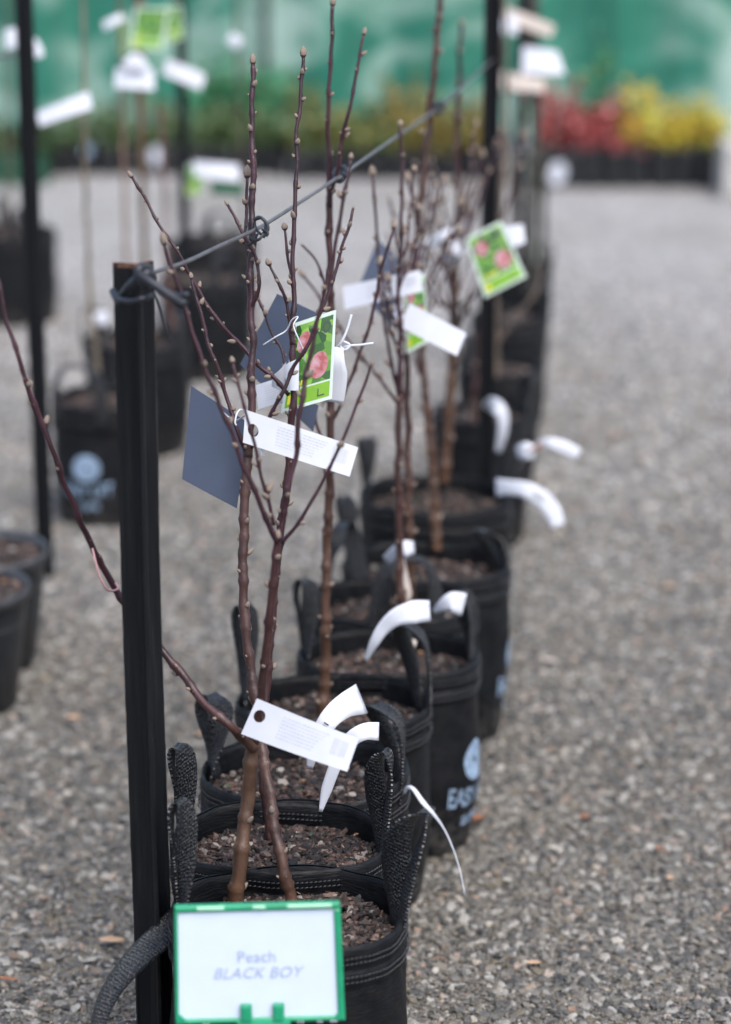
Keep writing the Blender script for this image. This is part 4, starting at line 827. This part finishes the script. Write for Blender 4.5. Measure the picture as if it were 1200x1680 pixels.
curl_tag('white label end floating right over the gravel beside the eighth bag', [(880, 730, 4.9), (900, 726, 4.88), (926, 734, 4.88), (950, 746, 4.88)], [5, 8, 11, 10], group=HL)
curl_tag('small white label knot at the eighth bag handle', [(848, 742, 4.92), (862, 740, 4.9), (878, 742, 4.9)], [9, 15, 10], group=HL)
tw = thing('brown_twine', 'short brown twine joining the two white label pieces over the gravel', 'twine', P(876, 738, 4.9))
g = MB(); g.tube([P(*q) - tw.location for q in ((866, 742, 4.9), (880, 734, 4.89), (892, 728, 4.89))], .003, 6); g.build('twine_strand', M['rustleaf'], tw)
curl_tag('thin white label seen edge on, curving down right from the nearest bag handle', [(664, 1302, 3.10), (668, 1293, 3.08), (678, 1294, 3.07), (694, 1316, 3.06), (712, 1336, 3.06), (730, 1362, 3.07), (745, 1396, 3.08), (756, 1432, 3.09), (763, 1468, 3.10)], [2, 3, 3, 4, 2.6, 1.4, 1.2, 1.1, .8], group=HL)
# left and far labels
FT = 'blurred pale tags on the far saplings'
pk = thing('pink_twine', 'loose pink twine looped on the long left branch of the blurred sapling', 'twine', P(170, 940, 3.14))
g = MB(); g.tube([p - pk.location for p in catmull([P(*q_) for q_ in ((152, 900, 3.135), (158, 925, 3.12), (166, 950, 3.12), (178, 968, 3.13), (194, 966, 3.15), (190, 956, 3.16))], 8)], .0016, 6); g.build('twine_strand', plain('pink_twine', (.45, .26, .27), .6), pk)
def far_tag(lb, c, z, mat='white', hole=None): white_tag(lb, [(x, y, z) for x, y in c], hole, False, mat, bend=.006, group=FT)
far_tag('long blurred white tag pointing down left on the beige stemmed sapling', [(60, 184), (146, 150), (152, 178), (66, 208)], 5.6)
far_tag('blurred white tag with a raised knot on the thick brown sapling', [(190, 112), (252, 112), (254, 148), (188, 144)], 6.1)
curl_tag('white knot above the tag on the thick brown sapling', [(206, 112, 6.08), (222, 102, 6.08), (238, 114, 6.08)], [9, 14, 9], group=FT)
far_tag('blurred white tag slanting right across the second left picket', [(274, 96), (338, 122), (330, 148), (266, 122)], 6.3)
far_tag('horizontal white tag above the green strip behind the left group', [(316, 264), (392, 270), (394, 298), (320, 290)], 6.6)
far_tag('pale tag pointing up left at the top of the picture', [(168, 36), (200, 22), (204, 34), (172, 50)], 6.2)
far_tag('upper pale tag slanting right at the dark barked sapling', [(822, 8), (912, 42), (904, 62), (820, 34)], 6.6, 'cream')
far_tag('white square tag under the upper pale tag', [(820, 24), (850, 28), (848, 58), (820, 52)], 6.55)
far_tag('large white tag bundle right of the dark barked sapling', [(858, 76), (914, 84), (928, 122), (856, 122)], 6.6)
far_tag('lower cream tag across the far picket', [(820, 116), (892, 130), (894, 152), (822, 148)], 6.5, 'cream')
far_tag('white tag at the left edge of the picture left of the leftmost picket', [(8, 48), (34, 46), (40, 78), (10, 80)], 5.9)
curl_tag('white tag end showing right of the leftmost picket', [(52, 66, 5.7), (60, 80, 5.7), (66, 94, 5.7)], [8, 9, 7], group=FT)
curl_tag('pale blurred tag knot in front of the fence', [(376, 60, 7.0), (386, 68, 7.0), (396, 72, 7.0)], [8, 11, 8], group=FT)
curl_tag('small pale tag inside the handle behind the flower emblem bag', [(156, 516, 6.2), (166, 522, 6.2), (178, 520, 6.2)], [8, 13, 9], group=FT)
def far_card(lb, c, z): photo_card(lb, [(x, y, z) for x, y in c], detail=False)
far_card('yellow green photo card with a white frame at the upper left', [(222, 12), (280, 14), (266, 82), (212, 80)], 6.15)
far_card('green photo card half hidden behind the second left picket', [(270, 10), (298, 8), (300, 62), (276, 72)], 6.3)
far_card('narrow green photo card left of the framed yellow green one', [(192, 30), (212, 26), (206, 92), (194, 88)], 6.35)
far_card('green photo card hanging under the horizontal white tag', [(308, 268), (336, 284), (330, 318), (306, 322)], 6.7)
o = thing('green_tag', 'dark green tag strip under the horizontal white tag', 'tag', P(374, 306, 6.7)); q, wd, ht = patch([(346, 296, 6.7), (400, 300, 6.7), (398, 322, 6.7), (346, 318, 6.7)]); slab(q, o.location, 'tag_strip', M['crate'], o)

# ---------------------------------------------------------------- the sign
c4 = [(288, 1488, 2.90), (557, 1481, 2.90), (565, 1670, 2.93), (290, 1677, 2.93)]
base = P(428, 1678, 2.93); sg = thing('plant_sign', 'green framed white sign reading Peach BLACK BOY, in front of the nearest grow bag', 'sign', base); q, wd, ht = patch(c4)
slab(q, base, 'card', M['signcard'], sg, th=.001)
def frame(u0, v0, u1, v1, name, mat, t0=-.004, t1=.005):
    g = MB(); c = [(u0, v0), (u1, v0), (u1, v1), (u0, v1)]; b = min(abs(u1 - u0), abs(v1 - v0)) * .22
    inn = [(u0 + b, v0 + b * 1.4), (u1 - b, v0 + b * 1.4), (u1 - b, v1 - b * 1.4), (u0 + b, v1 - b * 1.4)]
    vs_ = [q(u, v, t0) - base for u, v in c] + [q(u, v, t1 - .0015) - base for u, v in c] + [q(u, v, t1) - base for u, v in inn]
    g.add(vs_, [(3, 2, 1, 0)] + [(j, (j + 1) % 4, (j + 1) % 4 + 4, j + 4) for j in range(4)] + [(j + 4, (j + 1) % 4 + 4, (j + 1) % 4 + 8, j + 8) for j in range(4)] + [(8, 9, 10, 11)], 0, False); g.build(name, mat, sg)
frame(-.004, .958, 1.004, 1.012, 'frame_bar', M['signgreen']); frame(-.004, -.012, 1.006, .030, 'frame_bar', M['signgreen'])
frame(-.006, .031, .0155, .957, 'frame_bar', M['signgreen']); frame(.965, .031, 1.006, .957, 'frame_bar', M['signgreen'])
for u0, u1 in ((.13, .30), (.47, .55), (.68, .955)): frame(u0, .972, u1, 1.006, 'pale_edge_strip', M['signpale'], .004, .0062)
for u0, u1 in ((.385, .452), (.578, .645)): frame(u0, -.004, u1, .155, 'clip_prong', M['signgreen'], .003, .0085)
frame(.36, -.10, .68, .012, 'clip_base', M['signgreen'], -.006, .0075)
for u0, s in ((0, 1), (1, -1)):
    g = MB(); g.add([q(u0, .02, .0053) - base, q(u0 + s * .06, .02, .0053) - base, q(u0, .10, .0053) - base, q(u0, .02, -.002) - base, q(u0 + s * .06, .02, -.002) - base, q(u0, .10, -.002) - base], [(0, 1, 2), (3, 5, 4), (0, 3, 4, 1), (1, 4, 5, 2), (2, 5, 3, 0)], 0, False); g.build('corner_gusset', M['signgreen'], sg)
g = MB(); a = q(.51, -.05, -.001) - base; g.tube([a, a + Vector((0, .004, -.1)), Vector((a.x, a.y + .012, -base.z))], .006, 8); g.build('sign_stem', M['signgreen'], sg)
def sign_text(s, u, v, size, shear, bold):
    vv, ff = text_data(s, size, shear, bold); g = MB(); g.add([q(u + x / wd, v + y / ht, .0022) - base for x, y, _ in vv], ff, 0, False); g.build('sign_lettering', M['inkblue'], sg)
sign_text('Peach', .487, .555, .0205, 0, -.00018); sign_text('BLACK BOY', .487, .415, .0200, .3, -.00018)
rd = random.Random(4)
for k in range(9):
    u = rd.choice((rd.uniform(.05, .34), rd.uniform(.7, .97))); p = q(u, -.014, .003) - base
    bpy_s = MB(); n = 8
    bpy_s.add([p + Vector((math.cos(a * .785) * .0016 * math.cos(b * .6), math.sin(a * .785) * .0016 * math.cos(b * .6), math.sin(b * .6) * .002)) for b in (-2, -1, 0, 1, 2) for a in range(n)], [(i * n + j, i * n + (j + 1) % n, (i + 1) * n + (j + 1) % n, (i + 1) * n + j) for i in range(4) for j in range(n)])
    bpy_s.build('water_drop', M['white'], sg)

# ---------------------------------------------------------------- fallen leaves and bits on the gravel
def fallen(label, px, py, L_, W_, rot, mat, curl=.3, group='fallen leaves on the gravel'):
    c = G(px, py, .012); g = MB(); n = 10; vs_, fs = [], []
    for i in range(n + 1):
        t = i / n; w = W_ * math.sin(math.pi * min(1, t * 1.02)) ** .7
        for j in (-1, -.5, 0, .5, 1): vs_.append(Matrix.Rotation(R(rot), 3, 'Z') @ Vector((L_ * (t * 2 - 1), w * j, curl * W_ * (j * j * 1.0 + .3 * math.sin(t * 5)))))
    top = len(vs_); vs_ += [v - Vector((0, 0, .0006)) for v in vs_]
    fs = [(i * 5 + j, (i + 1) * 5 + j, (i + 1) * 5 + j + 1, i * 5 + j + 1) for i in range(n) for j in range(4)]; fs += [tuple(k + top for k in f[::-1]) for f in fs]
    g.add(vs_, fs); o = g.build('fallen_leaf', M[mat]); o.location = c; o['label'] = label; o['category'] = 'leaf'; o['group'] = group
fallen('pale tan oval leaf on the gravel left of the nearest picket', 184, 1544, .022, .010, 5, 'dryleaf')
fallen('rusty brown leaf on the gravel right of the EASY LIFT print', 786, 1346, .013, .009, 40, 'rustleaf', .8)
fallen('pinkish leaf fragment lying between the nearest picket and the third bag', 345, 1205, .028, .012, 10, 'dryleaf')
fallen('pale bright leaf far out on the gravel at the right', 1067, 698, .020, .016, 0, 'cream')
fallen('orange leaf on the gravel left of the pale bright one', 1012, 714, .020, .012, 20, 'dryleaf')
fallen('small rusty leaf on the gravel in the right middle', 1082, 1392, .008, .006, 70, 'rustleaf')
fallen('reddish leaf bit near the lower right of the gravel', 876, 1580, .013, .006, 10, 'dryleaf')
fallen('pinkish leaf on the gravel far left, below the flower emblem bag', 122, 1178, .016, .010, 0, 'dryleaf')
fallen('rusty twig like leaf at the lower left edge of the gravel', 14, 1606, .018, .004, -12, 'rustleaf')
fallen('tan leaf on the right gravel beyond the row', 1100, 962, .016, .010, 30, 'dryleaf')
fallen('small tan leaf on the lower right gravel', 1100, 1440, .010, .007, 80, 'dryleaf')
fallen('light stone coloured leaf on the right gravel level with the seventh bag', 905, 1085, .014, .010, 0, 'cream')
fallen('brown leaf lying low on the gravel at the bottom right', 960, 1340, .011, .006, 30, 'rustleaf')

# ---------------------------------------------------------------- potted shrubs along the fence
def foliage_mesh(seed, mats, hh, rad, nl, lw, upright=.5, droop=0):
    r = random.Random(seed); g = MB(); sprigs = []
    for k in range(16):
        a = r.random() * 6.28; q_ = rad * math.sqrt(r.random()); sprigs.append((Vector((math.cos(a) * q_ * .35, math.sin(a) * q_ * .35, 0)), Vector((math.cos(a) * q_, math.sin(a) * q_, hh * r.uniform(.35, 1.15)))))
    for k in range(nl):
        a, b = sprigs[k % 16]; t = r.uniform(.15, 1); p = a.lerp(b, t) + Vector((r.gauss(0, rad * .16), r.gauss(0, rad * .16), r.gauss(0, hh * .05)))
        d = Vector((r.gauss(0, 1), r.gauss(0, 1), r.gauss(upright, .7))).normalized(); s = d.orthogonal().normalized(); s = Matrix.Rotation(r.random() * 6.28, 3, d) @ s
        L_ = lw * r.uniform(.7, 1.5); w = L_ * .32
        g.add([p, p + d * L_ * .5 + s * w, p + d * L_, p + d * L_ * .5 - s * w], [(0, 1, 2, 3)], r.randrange(len(mats)) if r.random() < .55 else 0, False)
    for a, b in sprigs[:8]: g.tube([a, a.lerp(b, .5), b], .0015, 4, len(mats))
    me = bpy.data.meshes.new('foliage'); me.from_pydata(g.v, [], g.f)
    for m in mats: me.materials.append(M[m])
    me.materials.append(M['bark']); me.polygons.foreach_set('material_index', g.mi); return me
def small_pot_meshes(h, r0, r1):
    n = 20; out = []
    for prof in ([(r0, .0), (r1 * .95, h - .018)], [(r1 * .95, h - .018), (r1, h - .018), (r1, h), (r1 * .94, h), (r1 * .9, h - .02), (0.001, h - .02)]):
        g = MB(); vs_ = [(r * math.cos(6.28318 * j / n), r * math.sin(6.28318 * j / n), z) for r, z in prof for j in range(n)]
        g.add(vs_, [(i * n + j, i * n + (j + 1) % n, (i + 1) * n + (j + 1) % n, (i + 1) * n + j) for i in range(len(prof) - 1) for j in range(n)])
        me = bpy.data.meshes.new('pot'); me.from_pydata(g.v, [], g.f); me.polygons.foreach_set('use_smooth', [True] * len(g.f)); out.append(me)
    out[0].materials.append(M['pot']); out[1].materials.append(M['potrim']); return out
POTS = small_pot_meshes(.18, .055, .072)
ORD = ['first', 'second', 'third', 'fourth', 'fifth', 'sixth', 'seventh', 'eighth', 'ninth', 'tenth', 'eleventh', 'twelfth']
def shrubs(word, mats, x0, x1, n, ybase, hh, rad, nl, lw, where, rows=('front', 'back'), upright=.5, pot=True, cat='shrub', ps=.72):
    mv = [foliage_mesh(hash(word) % 999 if False else sum(map(ord, word)) + k, mats, hh, rad, nl, lw, upright) for k in range(3)]
    for ri, row in enumerate(rows):
        for i in range(n):
            px = x0 + (x1 - x0) * (i + .5) / n; c = G(px, ybase, 0); r = random.Random(i * 7 + ri + n)
            root = thing('potted_shrub', '%s shrub, %s from the left in the %s row %s' % (word, ORD[i], row, where), cat, (c.x + r.uniform(-.01, .01), c.y + .10 + ri * .17, 0), 'potted shrubs along the fence')
            if pot:
                a_ = link('pot', POTS[0], root); b_ = link('pot_rim', POTS[1], root); a_.scale.z = ps; b_.scale.z = ps
            f = link('foliage', mv[(i + ri) % 3], root); f.location.z = .16 * ps; s = r.uniform(.85, 1.2); f.scale = (s * r.uniform(.8, 1.25), s, r.uniform(.6, 1.45)); f.rotation_euler.z = r.random() * 6
shrubs('red leaved', ['leaf_red', 'leaf_rose'], 885, 1030, 4, 312, .20, .11, 330, .030, 'at the right', ps=1)
shrubs('yellow leaved', ['leaf_yellow', 'leaf_orange', 'leaf_lime'], 1030, 1186, 4, 312, .19, .10, 330, .032, 'at the right end', ps=1)
shrubs('olive gold', ['leaf_olive', 'leaf_green'], 640, 800, 4, 298, .22, .10, 520, .030, 'behind the reddish stems')
shrubs('yellow green', ['leaf_green', 'leaf_olive'], 478, 640, 4, 298, .20, .10, 420, .030, 'behind the tall stems')
shrubs('loose green', ['leaf_green', 'leaf_dark'], 310, 470, 4, 290, .20, .10, 420, .030, 'left of centre', rows=('front',))
shrubs('leafy green', ['leaf_green', 'leaf_dark'], 82, 300, 6, 290, .15, .085, 260, .030, 'at the left', rows=('front',))
shrubs('bright green', ['leaf_bright', 'leaf_green'], 330, 450, 3, 262, .34, .15, 420, .045, 'against the fence', rows=('back',), upright=.9)
shrubs('low dark green', ['leaf_dark', 'leaf_green'], -60, 80, 4, 300, .13, .09, 320, .028, 'at the left edge')
shrubs('tall fresh green', ['leaf_bright', 'leaf_green'], 870, 1010, 2, 285, .38, .12, 260, .035, 'behind the red ones', rows=('rear',), upright=1)
def crate(label, px, py, w, d, h, rot, mat, cat='crate'):
    c = G(px, py, 0); o = thing('plastic_crate' if cat == 'crate' else 'concrete_block', label, cat, (c.x, c.y, 0)); o.rotation_euler.z = R(rot)
    if cat == 'crate':
        g = MB(); g.box((0, 0, .008), (w / 2 - .001, d / 2 - .001, .007)); g.build('crate_base', M[mat], o)
        for sx, sy, lx, ly in ((0, -1, w / 2, .004), (0, 1, w / 2, .004), (-1, 0, .004, d / 2 - .009), (1, 0, .004, d / 2 - .009)):
            for k in range(4):
                g = MB(); g.box((sx * (w / 2 - .004), sy * (d / 2 - .004), .03 + k * (h - .03) / 3.6), (lx, ly, (h - .03) / 9)); g.build('crate_slat', M[mat], o)
            g = MB(); g.box((sx * (w / 2 - .004), sy * (d / 2 - .004), h - .002), (lx + .004 * abs(sy), ly + .003, .012)); g.build('crate_lip', M[mat], o)
        for sx in (-1, 1):
            for sy in (-1, 1): g = MB(); g.box((sx * w / 2, sy * d / 2, h / 2), (.009, .009, h / 2)); g.build('crate_corner', M[mat], o)
    else:
        g = MB(); g.box((0, 0, h / 2), (w / 2, d / 2, h / 2)); b_ = g.build('block', M[mat], o)
        md = b_.modifiers.new('b', 'BEVEL'); md.width = .012; md.segments = 2
crate('dark green plastic crate on the ground at the left edge under the far shrubs', 20, 296, .34, .3, .13, 4, 'crate')
crate('pale concrete block at the right edge beside the yellow shrubs', 1208, 318, .16, .3, .24, 0, 'concrete', 'block')
def disc(label, px, py, z, r, tilt, mat='white', group='round pot labels'):
    o = thing('pot_label', label, 'label', P(px, py, z), group); g = MB(); n = 24; m = Matrix.Rotation(R(tilt), 3, 'Y')
    vs_ = [m @ Vector((r * .72 * math.cos(6.2832 * j / n), y, r * math.sin(6.2832 * j / n))) for y in (-.001, .001) for j in range(n)]
    g.add(vs_, [tuple(range(n - 1, -1, -1)), tuple(range(n, 2 * n))] + [(j, (j + 1) % n, (j + 1) % n + n, j + n) for j in range(n)], 0, False); g.build('label_disc', M[mat], o)
disc('oval pale label on the leftmost pot of the red shrubs', 915, 284, 10.75, .052, 15)
disc('pale round label on a pot between the left pickets', 256, 256, 11.2, .040, 0)
disc('faint bluish round label on a pot right of the leftmost picket', 143, 247, 11.3, .028, 0, 'print')
